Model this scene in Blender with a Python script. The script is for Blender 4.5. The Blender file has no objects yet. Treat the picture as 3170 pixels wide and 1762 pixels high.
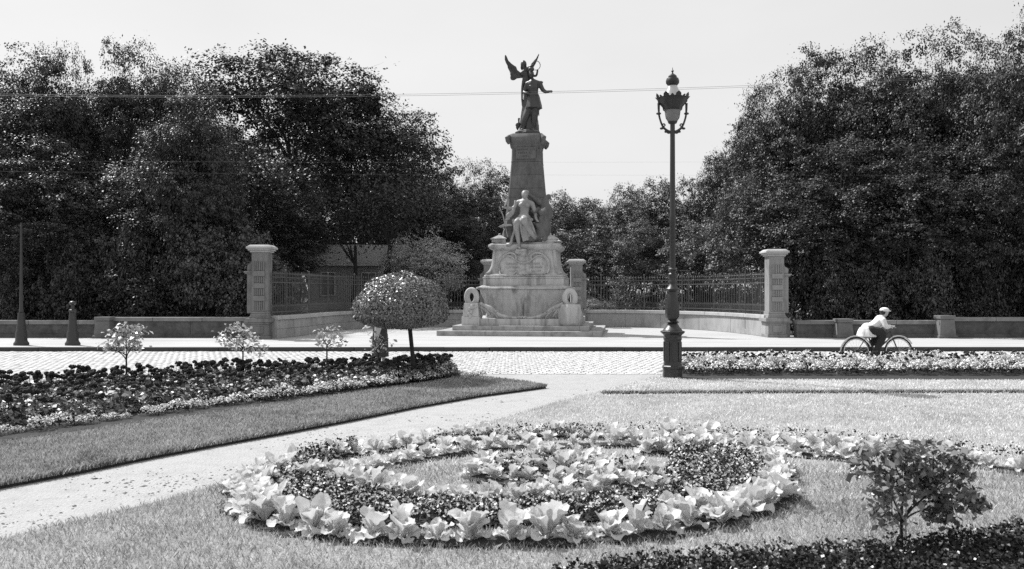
import bpy, math, random
import numpy as np
from mathutils import Vector, Matrix

random.seed(7); rng = np.random.default_rng(7)
R = math.radians
SC = bpy.context.scene
COL = SC.collection

# ------------------------------------------------------------------ camera, sky, sun, exposure
F, H0, VH = 2600.0, 1.57, 905.0          # focal length in photo pixels, eye height, horizon row (photo 3170 x 1762)
cd = bpy.data.cameras.new('camera'); cam = bpy.data.objects.new('camera', cd); COL.objects.link(cam)
cam.location = (0, 0, H0); cam.rotation_euler = (R(90), 0, 0)
cd.sensor_fit = 'HORIZONTAL'; cd.sensor_width = 36.0; cd.lens = F / 3170 * 36
cd.shift_y = (VH - 881) / 3170
cd.clip_start = 0.1; cd.clip_end = 3000
cd.dof.use_dof = True; cd.dof.focus_distance = 21.0; cd.dof.aperture_fstop = 5.0
SC.camera = cam

SUN_EL = 52.0
SUN_TO = Vector((-0.82 * math.cos(R(SUN_EL)), 0.57 * math.cos(R(SUN_EL)), math.sin(R(SUN_EL)))).normalized()
w = bpy.data.worlds.new('World'); SC.world = w; w.use_nodes = True
nt = w.node_tree; nt.nodes.clear()
sky = nt.nodes.new('ShaderNodeTexSky'); sky.sky_type = 'NISHITA'; sky.sun_disc = False
sky.sun_elevation = R(SUN_EL); sky.sun_rotation = R(-55); sky.air_density = 1.0; sky.dust_density = 2.5
vn = nt.nodes.new('ShaderNodeTexNoise'); vn.inputs['Scale'].default_value = 2.2; vn.inputs['Detail'].default_value = 5
vr = nt.nodes.new('ShaderNodeMapRange'); vr.inputs[1].default_value = .3; vr.inputs[2].default_value = .7; vr.inputs[3].default_value = 6.95; vr.inputs[4].default_value = 7.75
vt = nt.nodes.new('ShaderNodeTexCoord'); vm = nt.nodes.new('ShaderNodeMapping'); vm.inputs['Scale'].default_value = (1, 1, 2.5)
nt.links.new(vt.outputs['Generated'], vm.inputs[0]); nt.links.new(vm.outputs[0], vn.inputs['Vector']); nt.links.new(vn.outputs[0], vr.inputs[0])
bw = nt.nodes.new('ShaderNodeRGBToBW')                 # the photograph is black and white
mixn = nt.nodes.new('ShaderNodeMix'); mixn.data_type = 'FLOAT'; mixn.inputs[0].default_value = 0.75
mixn.inputs[3].default_value = 7.3                     # thin even veil of bright haze over the blue
bg = nt.nodes.new('ShaderNodeBackground'); bg.inputs[1].default_value = 0.097
out = nt.nodes.new('ShaderNodeOutputWorld')
nt.links.new(sky.outputs[0], bw.inputs[0]); nt.links.new(bw.outputs[0], mixn.inputs[2])
nt.links.new(vr.outputs[0], mixn.inputs[3]); nt.links.new(mixn.outputs[0], bg.inputs[0]); nt.links.new(bg.outputs[0], out.inputs[0])
sd = bpy.data.lights.new('sun', 'SUN'); sd.energy = 4.9; sd.angle = R(0.5); sd.color = (1, 1, 1)
sun = bpy.data.objects.new('sun', sd); COL.objects.link(sun); sun.location = (-20, 15, 40)
sun.rotation_euler = (-SUN_TO).to_track_quat('-Z', 'Y').to_euler()
SC.view_settings.view_transform = 'Standard'; SC.view_settings.look = 'None'
SC.view_settings.exposure = 0.42; SC.view_settings.gamma = 1.0; SC.view_settings.use_curve_mapping = False
SC.cycles.max_bounces = 5; SC.cycles.diffuse_bounces = 3; SC.cycles.glossy_bounces = 2
SC.cycles.transmission_bounces = 4; SC.cycles.transparent_max_bounces = 8
SC.cycles.caustics_reflective = False; SC.cycles.caustics_refractive = False
SC.cycles.use_denoising = False

# ------------------------------------------------------------------ helpers
def G(u, v, z=0.0):
    """ground position (height z) seen at photo pixel u, v"""
    Y = F * (H0 - z) / (v - VH)
    return ((u - 1585) / F * Y, Y)
def AT(u, v, Y):
    return Vector(((u - 1585) / F * Y, Y, H0 + (VH - v) / F * Y))

def tag(o, label=None, cat=None, group=None, kind=None):
    if label: o['label'] = label
    if cat: o['category'] = cat
    if group: o['group'] = group
    if kind: o['kind'] = kind
    return o
def empty(name, loc=(0, 0, 0), rz=0.0, label=None, cat=None, group=None):
    o = bpy.data.objects.new(name, None); COL.objects.link(o); o.location = loc; o.rotation_euler = (0, 0, rz)
    o.empty_display_size = 0.2
    return tag(o, label, cat, group)
def obj(name, mesh, parent=None, loc=None, rot=None, scale=None):
    o = bpy.data.objects.new(name, mesh); COL.objects.link(o)
    if parent: o.parent = parent
    if loc is not None: o.location = loc
    if rot is not None: o.rotation_euler = rot
    if scale is not None: o.scale = scale
    return o
KIDS = {}
def copy_tree(o, parent=None, kids=None):
    c = o.copy(); COL.objects.link(c); c.parent = parent
    for ch in (kids if kids is not None else o.children):
        copy_tree(ch, c)
    return c

_m = {}
def mat(name, g, rough=0.85, var=0.25, scale=4.0, detail=6.0, bump=0.0, bscale=30.0, spec=0.3, metal=0.0,
        island=0.0, stains=0.0, sscale=1.2, trans=0.0, stretch=None, dist=0.02):
    """grey procedural material: base value g with noise, per piece variation, stains with a shape of their own"""
    if name in _m: return _m[name]
    m = bpy.data.materials.new(name); m.use_nodes = True; n = m.node_tree; N = n.nodes; L = n.links
    N.clear(); o = N.new('ShaderNodeOutputMaterial'); p = N.new('ShaderNodeBsdfPrincipled')
    p.inputs['Roughness'].default_value = rough; p.inputs['Metallic'].default_value = metal
    p.inputs['Specular IOR Level'].default_value = spec
    tc = N.new('ShaderNodeTexCoord'); mp = N.new('ShaderNodeMapping')
    if stretch: mp.inputs['Scale'].default_value = stretch
    L.new(tc.outputs['Object'], mp.inputs[0])
    def math_(op, a, b):
        q = N.new('ShaderNodeMath'); q.operation = op
        for i, x in enumerate((a, b)):
            if isinstance(x, (int, float)): q.inputs[i].default_value = x
            else: L.new(x, q.inputs[i])
        return q.outputs[0]
    no = N.new('ShaderNodeTexNoise'); no.inputs['Scale'].default_value = scale; no.inputs['Detail'].default_value = detail
    no.inputs['Roughness'].default_value = 0.65
    L.new(mp.outputs[0], no.inputs['Vector'])
    f = math_('MULTIPLY_ADD', no.outputs[0], 2 * var * 1.6); f.node.inputs[2].default_value = 1 - var * 1.6
    val = math_('MULTIPLY', f, g)
    if stains:
        n2 = N.new('ShaderNodeTexNoise'); n2.inputs['Scale'].default_value = sscale; n2.inputs['Detail'].default_value = 8
        n2.inputs['Roughness'].default_value = 0.7
        L.new(mp.outputs[0], n2.inputs['Vector'])
        r = N.new('ShaderNodeMapRange'); r.inputs[1].default_value = 0.48; r.inputs[2].default_value = 0.66
        r.inputs[3].default_value = 1.0; r.inputs[4].default_value = 1 - stains
        L.new(n2.outputs[0], r.inputs[0]); val = math_('MULTIPLY', val, r.outputs[0])
    if island:
        ge = N.new('ShaderNodeNewGeometry')
        r = N.new('ShaderNodeMapRange'); r.inputs[3].default_value = 1 - island; r.inputs[4].default_value = 1 + island
        L.new(ge.outputs['Random Per Island'], r.inputs[0]); val = math_('MULTIPLY', val, r.outputs[0])
    oi = N.new('ShaderNodeObjectInfo')
    r = N.new('ShaderNodeMapRange'); r.inputs[3].default_value = 0.93; r.inputs[4].default_value = 1.07
    L.new(oi.outputs['Random'], r.inputs[0]); val = math_('MULTIPLY', val, r.outputs[0])
    cb = N.new('ShaderNodeCombineColor')
    for i in range(3): L.new(val, cb.inputs[i])
    L.new(cb.outputs[0], p.inputs['Base Color'])
    if bump:
        nb = N.new('ShaderNodeTexNoise'); nb.inputs['Scale'].default_value = bscale; nb.inputs['Detail'].default_value = 5
        L.new(mp.outputs[0], nb.inputs['Vector'])
        b = N.new('ShaderNodeBump'); b.inputs['Strength'].default_value = bump; b.inputs['Distance'].default_value = dist
        L.new(nb.outputs[0], b.inputs['Height']); L.new(b.outputs[0], p.inputs['Normal'])
    if trans:
        t = N.new('ShaderNodeBsdfTranslucent'); L.new(cb.outputs[0], t.inputs[0])
        mx = N.new('ShaderNodeMixShader'); mx.inputs[0].default_value = trans
        L.new(p.outputs[0], mx.inputs[1]); L.new(t.outputs[0], mx.inputs[2]); L.new(mx.outputs[0], o.inputs[0])
    else:
        L.new(p.outputs[0], o.inputs[0])
    _m[name] = m
    return m

M_GROUND = mat('leaf litter', 0.04, var=0.5, scale=2, bump=.5, bscale=8)
M_PARK = mat('park grass', 0.045, var=0.3, scale=3)  # kept dark: shade under the trees put into the colour
M_GRAVEL = mat('pale sandy gravel', 0.355, rough=.95, var=0.10, scale=9, bump=.75, bscale=38, stains=.14, sscale=3.5, dist=.03)
M_PAVE = mat('pale pavement', 0.37, rough=.9, var=0.08, scale=2.2, bump=.2, bscale=40, stains=.20, sscale=.6, stretch=(.35, 1.6, 1))
M_SETT = mat('granite setts', 0.45, rough=.85, var=0.16, scale=5, bump=.4, bscale=60)
M_JOINT = mat('sett joints', 0.38, rough=1, var=0.3, scale=20)
M_KERB = mat('bluestone kerb', 0.045, rough=.8, var=0.3, scale=8, bump=.3)
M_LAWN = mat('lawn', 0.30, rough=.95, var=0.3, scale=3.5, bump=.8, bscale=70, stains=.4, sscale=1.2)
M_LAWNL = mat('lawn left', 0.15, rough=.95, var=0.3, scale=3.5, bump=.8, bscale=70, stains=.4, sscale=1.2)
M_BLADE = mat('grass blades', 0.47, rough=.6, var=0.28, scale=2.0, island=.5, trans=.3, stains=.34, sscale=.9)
M_BLADEF = mat('lighter far grass blades', 0.72, rough=.6, var=0.2, scale=1.5, island=.35, trans=.3, stains=.2, sscale=.7)  # lighter than the near blades: foreground darkening put into the grass colour
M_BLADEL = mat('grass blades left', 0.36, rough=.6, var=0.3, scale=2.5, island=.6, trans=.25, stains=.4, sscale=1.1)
M_SOIL = mat('damp soil', 0.035, rough=1, var=0.5, scale=12, bump=.8, bscale=40)
M_STONE = mat('weathered limestone', 0.25, rough=.9, var=0.22, scale=3.5, bump=.25, bscale=45, stains=.38, sscale=1.6, stretch=(1.6, 1.6, .55))
M_MON = mat('pale monument stone', 0.41, rough=.9, var=0.2, scale=3.5, bump=.3, bscale=45, stains=.55, sscale=1.5, stretch=(1.8, 1.8, .3))
M_STONED = mat('darkened shaft stone', 0.13, rough=.9, var=0.3, scale=5, bump=.3, bscale=50, stains=.3, sscale=2, stretch=(1.5, 1.5, .6))
M_STEP = mat('monument steps', 0.33, rough=.9, var=0.2, scale=3, bump=.3, bscale=50, stains=.45, sscale=2.2)
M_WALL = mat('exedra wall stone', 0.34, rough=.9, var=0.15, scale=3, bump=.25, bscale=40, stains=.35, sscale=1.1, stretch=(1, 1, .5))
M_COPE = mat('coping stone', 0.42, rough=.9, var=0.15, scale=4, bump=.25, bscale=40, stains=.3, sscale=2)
M_WALLD = mat('rough wall stone', 0.095, rough=.95, var=0.4, scale=6, bump=.5, bscale=25, stains=.4, sscale=2)  # darkened: tree shade on the low walls put into the colour
M_BRONZE = mat('dark bronze', 0.03, rough=.45, var=0.35, scale=5, bump=.2, bscale=30, spec=.6)
M_FIG = mat('seated figure bronze', 0.25, rough=.5, var=0.4, scale=3.5, bump=.25, bscale=25, spec=.5)
M_IRON = mat('painted cast iron', 0.016, rough=.42, var=0.25, scale=9, spec=.6, bump=.1)
M_FENCE = mat('fence iron', 0.075, rough=.5, var=0.3, scale=9, spec=.5)
M_BARK = mat('bark', 0.035, rough=.95, var=0.4, scale=12, bump=.6, bscale=30)
M_LEAF = mat('dark leaves', 0.046, rough=.5, var=0.55, scale=1.1, island=.45, spec=.4, trans=.10)  # coarse noise puts lit and dim sprays into the leaf colour
M_LEAF2 = mat('mid leaves', 0.092, rough=.5, var=0.5, scale=1.1, island=.45, spec=.4, trans=.12)  # lit and dim sprays put into the colour here too
M_LEAFSUN = mat('pale leaves', 0.42, rough=.5, var=0.4, scale=.9, island=.4, spec=.4, trans=.3)  # sunlight on the small trees put into the leaf colour
M_TOPI = mat('topiary leaves', 0.15, rough=.36, var=0.2, scale=3, island=.55, spec=.6, trans=.03)
M_CAB = mat('pale broad leaves', 0.66, rough=.5, var=0.22, scale=11, island=.10, spec=.35, trans=.34, bump=.35, bscale=28)
M_CABRIB = mat('pale leaf ribs', 0.75, rough=.5, var=0.05, scale=9)
M_FILL = mat('small dark leaves', 0.028, rough=.55, var=0.4, scale=5, island=.6, spec=.25, trans=.12)
M_FILLW = mat('small pale petals', 0.66, rough=.7, var=0.2, scale=5, island=.3, trans=.2)
M_GERL = mat('bedding leaves', 0.15, rough=.42, var=0.4, scale=4, island=.95, spec=.5, trans=.15)
M_GERH = mat('dark flower heads', 0.018, rough=.8, var=0.4, scale=20)
M_EDGE = mat('edging plant leaves', 0.66, rough=.55, var=0.25, scale=5, island=.35, trans=.2)
M_MOUND = mat('mound plant leaves', 0.72, rough=.6, var=0.2, scale=5, island=.3, trans=.2)
M_SHRUBL = mat('glossy shrub leaves', 0.46, rough=.33, var=0.3, scale=4, island=.5, spec=.7, trans=.15)
M_NEARL = mat('near shrub leaves', 0.19, rough=.33, var=0.35, scale=4, island=.6, spec=.7, trans=.12)
M_GLASS = mat('lantern opal glass', 0.30, rough=.25, var=0.1, scale=5, spec=.6, trans=.4)
M_WHITE = mat('white cloth', 0.7, rough=.9, var=0.08, scale=8)
M_DARKC = mat('dark cloth', 0.03, rough=.9, var=0.2, scale=8)
M_SKIN = mat('skin', 0.38, rough=.6, var=0.08, scale=8)
M_HAIR = mat('dark hair', 0.03, rough=.5, var=0.2, scale=30)
M_RUBBER = mat('tyre rubber', 0.03, rough=.8)
M_STEEL = mat('nickel', 0.6, rough=.25, metal=.9, var=.05)
M_ROOF = mat('slate roof', 0.30, rough=.8, var=0.3, scale=9, stretch=(1, 1, 4))
M_HOUSE = mat('rendered house wall', 0.30, rough=.9, var=0.1, scale=2)
M_PANE = mat('dark window glass', 0.02, rough=.15, var=.1)

class MB:
    """collects shapes and links them as one mesh"""
    def __init__(s): s.v = []; s.f = []
    def add(s, vs, fs):
        b = len(s.v); s.v += [tuple(x) for x in vs]; s.f += [tuple(i + b for i in f) for f in fs]; return s
    def box(s, c, d, rz=0.0, top=1.0, topy=None):
        """box centred in x,y with its BOTTOM at c.z; top = scale of the upper face"""
        ty = top if topy is None else topy
        x, y, z = c; a, b, h = d[0] / 2, d[1] / 2, d[2]; cs, sn = math.cos(rz), math.sin(rz)
        P = [(-a, -b, 0), (a, -b, 0), (a, b, 0), (-a, b, 0), (-a * top, -b * ty, h), (a * top, -b * ty, h), (a * top, b * ty, h), (-a * top, b * ty, h)]
        return s.add([(x + p[0] * cs - p[1] * sn, y + p[0] * sn + p[1] * cs, z + p[2]) for p in P],
                     [(0, 3, 2, 1), (4, 5, 6, 7), (0, 1, 5, 4), (1, 2, 6, 5), (2, 3, 7, 6), (3, 0, 4, 7)])
    def loft(s, prof, c=(0, 0, 0), ch=0.0, yk=1.0, closed=True):
        """square section loft, prof = [(half, z)...], ch = chamfer share"""
        n = 8 if ch else 4; vs = []
        for h, z in prof:
            if ch:
                k = h * (1 - ch); ring = [(-k, -h), (k, -h), (h, -k), (h, k), (k, h), (-k, h), (-h, k), (-h, -k)]
            else: ring = [(-h, -h), (h, -h), (h, h), (-h, h)]
            vs += [(c[0] + x, c[1] + y * yk, c[2] + z) for x, y in ring]
        fs = []
        for i in range(len(prof) - 1):
            for j in range(n):
                a = i * n + j; b = i * n + (j + 1) % n; fs.append((a, b, b + n, a + n))
        if closed: fs.append(tuple(reversed(range(n)))); fs.append(tuple(range((len(prof) - 1) * n, len(prof) * n)))
        return s.add(vs, fs)
    def lathe(s, prof, n=20, c=(0, 0, 0), cap=True, wob=None):
        vs = []
        for i, (r, z) in enumerate(prof):
            for j in range(n):
                t = 2 * math.pi * (j + .5) / n; rr = r * (wob(t, i) if wob else 1)
                vs.append((c[0] + rr * math.cos(t), c[1] + rr * math.sin(t), c[2] + z))
        fs = []
        for i in range(len(prof) - 1):
            for j in range(n):
                a = i * n + j; b = i * n + (j + 1) % n; fs.append((a, b, b + n, a + n))
        if cap: fs.append(tuple(reversed(range(n)))); fs.append(tuple(range((len(prof) - 1) * n, len(prof) * n)))
        return s.add(vs, fs)
    def tube(s, pts, rad, n=6, closed=False, flat=1.0):
        pts = [Vector(p) for p in pts]; m = len(pts)
        if isinstance(rad, (int, float)): rad = [rad] * m
        vs = []; up = Vector((0, 0, 1)); prev = None
        for i, p in enumerate(pts):
            if closed: d = pts[(i + 1) % m] - pts[i - 1]
            else: d = pts[min(i + 1, m - 1)] - pts[max(i - 1, 0)]
            d = d.normalized() if d.length > 1e-9 else Vector((0, 0, 1))
            if prev is None:
                q = d.cross(up)
                if q.length < 1e-3: q = d.cross(Vector((0, 1, 0)))
            else:
                q = prev - d * prev.dot(d)
                if q.length < 1e-6: q = d.cross(Vector((0, 1, 0)))
            q.normalize(); prev = q; r = d.cross(q)
            for j in range(n):
                t = 2 * math.pi * j / n; vs.append(p + q * math.cos(t) * rad[i] + r * math.sin(t) * rad[i] * flat)
        fs = []
        for i in range(m if closed else m - 1):
            for j in range(n):
                a = i * n + j; b = i * n + (j + 1) % n; k = (i + 1) % m
                fs.append((a, b, k * n + (j + 1) % n, k * n + j))
        if not closed: fs.append(tuple(reversed(range(n)))); fs.append(tuple(range((m - 1) * n, m * n)))
        return s.add(vs, fs)
    def ball(s, c, r, n=10, m=6, rot=None):
        if isinstance(r, (int, float)): r = (r, r, r)
        vs = []; 
        for i in range(m + 1):
            ph = math.pi * i / m
            for j in range(n):
                t = 2 * math.pi * j / n
                p = Vector((r[0] * math.sin(ph) * math.cos(t), r[1] * math.sin(ph) * math.sin(t), r[2] * math.cos(ph)))
                if rot is not None: p = rot @ p
                vs.append((c[0] + p.x, c[1] + p.y, c[2] + p.z))
        fs = [(i * n + j, (i + 1) * n + j, (i + 1) * n + (j + 1) % n, i * n + (j + 1) % n) for i in range(m) for j in range(n)]
        return s.add(vs, fs)
    def prism(s, poly, z0, z1, axis='z', c=(0, 0, 0)):
        n = len(poly)
        def P(a, b, h):
            if axis == 'z': return (c[0] + a, c[1] + b, c[2] + h)
            if axis == 'y': return (c[0] + a, c[1] + h, c[2] + b)
            return (c[0] + h, c[1] + a, c[2] + b)
        vs = [P(a, b, z0) for a, b in poly] + [P(a, b, z1) for a, b in poly]
        return s.add(vs, [tuple(reversed(range(n))), tuple(range(n, 2 * n))] + [(i, (i + 1) % n, (i + 1) % n + n, i + n) for i in range(n)])
    def mesh(s, name, m, smooth=False):
        me = bpy.data.meshes.new(name); me.from_pydata(s.v, [], s.f); me.materials.append(m)
        if smooth:
            me.polygons.foreach_set('use_smooth', [True] * len(me.polygons))
            try: me.set_sharp_from_angle(angle=R(40))
            except Exception: pass
        me.update(); return me
    def build(s, name, m, parent=None, smooth=False, bevel=0.0, **kw):
        import bmesh
        me = s.mesh(name, m, smooth); o = obj(name, me, parent, **kw)
        b = bmesh.new(); b.from_mesh(me); bmesh.ops.recalc_face_normals(b, faces=b.faces); b.to_mesh(me); b.free()
        if bevel:
            md = o.modifiers.new('bevel', 'BEVEL'); md.width = bevel; md.segments = 2; md.limit_method = 'ANGLE'; md.angle_limit = R(35)
        return o

def np_mesh(name, V, Fq, m, k=4, smooth=False):
    """mesh from arrays, faces of k corners"""
    me = bpy.data.meshes.new(name); V = np.asarray(V, np.float32); Fq = np.asarray(Fq, np.int32)
    me.vertices.add(len(V)); me.vertices.foreach_set('co', V.ravel())
    me.loops.add(Fq.size); me.loops.foreach_set('vertex_index', Fq.ravel())
    me.polygons.add(len(Fq)); me.polygons.foreach_set('loop_start', np.arange(0, Fq.size, k, dtype=np.int32))
    me.polygons.foreach_set('loop_total', np.full(len(Fq), k, np.int32))
    if isinstance(m, (list, tuple)):
        for x in m[0]: me.materials.append(x)
        me.polygons.foreach_set('material_index', np.asarray(m[1], np.int32))
    else: me.materials.append(m)
    me.update(calc_edges=True); me.validate()
    return me
def unit(a): return a / np.maximum(np.linalg.norm(a, axis=1, keepdims=True), 1e-9)
def leaf_soup(C, L, W=0.62, up=0.9, out=None, outw=0.0, g=rng, droop=0.0, fold=0.0):
    """rhombic leaves at points C: normals mix straight up, outward and random"""
    n = len(C); L = np.broadcast_to(np.asarray(L, float), (n,)) * g.uniform(.65, 1.3, n)
    N = g.normal(size=(n, 3)); N[:, 2] += up * 1.6
    if out is not None: N += out * outw * 2
    N = unit(N); A = np.cross(N, unit(g.normal(size=(n, 3)))); A = unit(A); A[:, 2] -= droop; A = unit(A)
    B = unit(np.cross(N, A)); L = L[:, None]; Wd = L * W
    V = np.empty((n, 4, 3)); V[:, 0] = C - A * L / 2; V[:, 1] = C + B * Wd / 2 + N * fold * L + A * L * .08
    V[:, 2] = C + A * L / 2; V[:, 3] = C - B * Wd / 2 + N * fold * L + A * L * .08
    return V.reshape(-1, 3), np.arange(4 * n).reshape(n, 4)
def in_poly(P, poly):
    x, y = P[:, 0], P[:, 1]; r = np.zeros(len(P), bool); j = len(poly) - 1
    for i in range(len(poly)):
        xi, yi = poly[i]; xj, yj = poly[j]
        c = ((yi > y) != (yj > y)) & (x < (xj - xi) * (y - yi) / (yj - yi + 1e-12) + xi); r ^= c; j = i
    return r
def sheet(name, poly, z, m, thick=0.0, kind='structure', mside=None, sub=0):
    mb = MB()
    if thick: mb.prism(poly, z - thick, z)
    else: mb.add([(x, y, z) for x, y in poly], [tuple(range(len(poly)))])
    o = mb.build(name, m)
    if mside:
        o.data.materials.append(mside)
        for p in o.data.polygons:
            if p.normal.z < .5: p.material_index = 1
    o['kind'] = kind
    return o
def resample(pts, step):
    pts = [Vector(p) for p in pts]; o = [pts[0].copy()]; acc = 0
    for a, b in zip(pts, pts[1:]):
        L = (b - a).length; t = step - acc
        while t <= L: o.append(a + (b - a) * (t / L)); t += step
        acc = L - (t - step)
    return o
def smooth_line(pts, k=6):
    """Catmull-Rom through the points"""
    P = [Vector(p) for p in pts]; P = [P[0] * 2 - P[1]] + P + [P[-1] * 2 - P[-2]]; o = []
    for i in range(1, len(P) - 2):
        for j in range(k):
            t = j / k; a, b, c, d = P[i - 1:i + 3]
            o.append(0.5 * ((2 * b) + (c - a) * t + (2 * a - 5 * b + 4 * c - d) * t * t + (3 * b - a - 3 * c + d) * t ** 3))
    o.append(P[-2]); return o

# ------------------------------------------------------------------ ground, road, pavement, path, lawns
sheet('ground', [(-900, -60), (900, -60), (900, 1500), (-900, 1500)], -0.12, M_GROUND)
sheet('path', [(-16, 1.5), (14, 1.5), (14, 16.05), (-1.2, 16.05), (-1.2, 15.9), (-16, 11.2)], 0.0, M_GRAVEL)
sheet('road', [(-60, 9.5), (60, 9.5), (60, 22.35), (-60, 22.35)], -0.025, M_JOINT)
road = bpy.data.objects['road']
sheet('pavement', [(-60, 22.5), (60, 22.5), (60, 28.6), (9.5, 28.6), (9.5, 37), (-9.0, 37), (-9.0, 28.6), (-60, 28.6)], 0.10, M_PAVE)
sheet('park_path', [(-0.6, 36.9), (2.4, 36.9), (9.5, 46), (8.0, 75), (3.0, 75), (4.0, 47)], 0.03, mat('park path', .5))
sheet('park_lawn', [(-40, 37.2), (40, 37.2), (60, 90), (-60, 90)], 0.0, M_PARK)

# setts of the road: those that show largest are parts, the rest one mass
sx, sy, gap = 0.150, 0.20, 0.014
sett = MB().box((0, 0, -0.03), (sx - gap, sy - gap, 0.03), top=.90).mesh('sett', M_SETT)
cells = []
rows = int((22.35 - 10.6) / sy)
for r in range(rows):
    y = 22.33 - sy * (r + .5)
    for c in range(-130, 130):
        x = c * sx + (sx / 2 if r % 2 else 0) + random.uniform(-.012, .012)
        if y < 16.05 + .1 and not (x < -1.2 and y > 15.9 + (x + 1.2) * .318): continue
        if abs(x) > 0.64 * y + .4: continue
        if x > 3.0 and y < 17.0: continue
        cells.append((x, y + random.uniform(-.008, .008)))
cells.sort(key=lambda p: abs(p[0] - .6) * .35 + p[1])
single, rest = cells[:290], cells[290:]
for x, y in single:
    obj('sett', sett, road, (x, y, random.uniform(-.004, .003)), (R(random.uniform(-1.5, 1.5)), R(random.uniform(-1.5, 1.5)), R(random.uniform(-2, 2))))
base = np.array([v.co[:] for v in sett.vertices]); fq = np.array([p.vertices[:] for p in sett.polygons])
A = np.array(rest); n = len(A); Z = rng.uniform(-.005, .003, n)
V = base[None] * np.r_[1, 1, 1] + np.c_[A, Z][:, None]; V[:, 4:, 2] += rng.uniform(-.004, .004, (n, 4))
o = obj('sett_paving', np_mesh('sett_paving', V.reshape(-1, 3), (fq[None] + (np.arange(n) * 8)[:, None, None]).reshape(-1, 4), M_SETT), road)
o['kind'] = 'stuff'
# kerb of separate stones
kerb = MB().box((0, 22.42, -0.1), (120, .10, .12)).build('kerb', M_KERB); kerb['kind'] = 'structure'
kb = MB().box((0, 0, -0.06), (1.19, 0.17, 0.165)).mesh('kerb_stone', M_KERB)
for i in range(-12, 13):
    obj('kerb_stone', kb, kerb, (i * 1.2 + random.uniform(-.01, .01), 22.42, random.uniform(-.003, .003)))

# left strip of turf with the long bed, right strip behind the lawn, main lawn
STRIP_L = [G(*p, .06) for p in [(-500, 1600), (0, 1491), (231, 1449), (462, 1403), (693, 1361), (900, 1325), (1100, 1288), (1288, 1251), (1482, 1218), (1600, 1203), (1690, 1191), (1638, 1182), (1482, 1163), (1430, 1150), (1000, 1172), (600, 1190), (0, 1226), (-500, 1262)]]
STRIP_R = [G(*p, .06) for p in [(1865, 1211), (2100, 1209), (2500, 1208), (3000, 1207), (3600, 1207), (3600, 1138), (2110, 1140), (2060, 1160), (2000, 1174), (1940, 1190), (1890, 1202)]]
LAWN = [G(*p, .012) for p in [(-300, 1760), (0, 1668), (140, 1632), (450, 1562), (690, 1497), (1000, 1432), (1300, 1357), (1525, 1302), (1676, 1259), (1785, 1226), (1870, 1212), (3900, 1212)]] + [(9, 3.0), (-5, 3.0)]
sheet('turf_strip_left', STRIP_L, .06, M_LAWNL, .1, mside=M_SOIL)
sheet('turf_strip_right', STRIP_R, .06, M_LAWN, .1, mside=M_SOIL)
sheet('lawn', LAWN, .012, M_LAWN, .03, mside=M_SOIL)

def blades(name, P, z, h, wdt, m, label, parent=None):
    n = len(P); h = h * rng.uniform(.5, 1.3, n)[:, None]; a = rng.uniform(0, 2 * np.pi, n)
    s = np.c_[np.cos(a), np.sin(a), np.zeros(n)] * wdt / 2 * rng.uniform(.7, 1.3, n)[:, None]
    b = rng.uniform(0, 2 * np.pi, n); ln = np.c_[np.cos(b), np.sin(b), np.zeros(n)] * h * rng.uniform(.1, .9, n)[:, None]
    C = np.c_[P, np.full(n, z)]
    V = np.empty((n, 4, 3)); V[:, 0] = C - s; V[:, 1] = C + s
    mid = C + ln * .35 + np.c_[np.zeros(n), np.zeros(n), h[:, 0] * .62]; V[:, 2] = mid + s * .7
    V[:, 3] = C + ln + np.c_[np.zeros(n), np.zeros(n), h[:, 0]]
    F1 = np.arange(4 * n).reshape(n, 4)
    o = obj(name, np_mesh(name, V.reshape(-1, 3), F1, m)); tag(o, label, 'grass', None, 'stuff'); return o
def rand_in(poly, n, inside=True, y0=None, y1=None, holes=()):
    a = np.array(poly); lo, hi = a.min(0), a.max(0)
    if y0 is not None: lo[1] = max(lo[1], y0)
    if y1 is not None: hi[1] = min(hi[1], y1)
    P = rng.uniform(lo, hi, (n, 2)); k = in_poly(P, poly) & (np.abs(P[:, 0]) < P[:, 1] * .63 + .2)
    for h in holes: k &= ~in_poly(P, h)
    return P[k]

PATHP = [(-8, 3.2), (1.5, 3.2), (3.4, 15.6), (-2, 15.6)]
P = rng.uniform((-6.5, 4.5), (2.5, 15.8), (60000, 2)); ok = in_poly(P, [G(*p) for p in [(-300, 1600), (0, 1500), (693, 1368), (1288, 1256), (1690, 1196), (1870, 1205), (1525, 1300), (690, 1490), (140, 1625), (-200, 1720)]])
pat = np.sin(P[:, 0] * 2.1 + np.sin(P[:, 1] * 1.3) * 2) + np.sin(P[:, 1] * 3.3 + P[:, 0]) ; P = P[ok & (pat + rng.normal(0, .6, len(P)) > .5) ]; P = P[rng.random(len(P)) < np.clip((-P[:, 0] + .3) / 4.5, .05, .8) * .6]
n = len(P); r_ = rng.gamma(2.0, .0024, n) + .0025; an = rng.uniform(0, 6.28, n); O6 = np.array([(1.6, 0, 0), (0, 1, 0), (-1.6, 0, 0), (0, -1, 0), (0, 0, .7), (0, 0, -.5)])
V = np.empty((n, 6, 3)); c_, s_ = np.cos(an)[:, None], np.sin(an)[:, None]
V[..., 0] = P[:, :1] + r_[:, None] * (O6[:, 0] * c_ - O6[:, 1] * s_); V[..., 1] = P[:, 1:] + r_[:, None] * (O6[:, 0] * s_ + O6[:, 1] * c_); V[..., 2] = .001 + r_[:, None] * O6[:, 2]
F3 = np.array([(0, 1, 4), (1, 2, 4), (2, 3, 4), (3, 0, 4), (1, 0, 5), (2, 1, 5), (3, 2, 5), (0, 3, 5)])
o = obj('pebbles', np_mesh('pebbles', V.reshape(-1, 3), (F3[None] + (np.arange(n) * 6)[:, None, None]).reshape(-1, 3), mat('pebbles', .22, var=.4, island=.6), 3))
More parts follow.
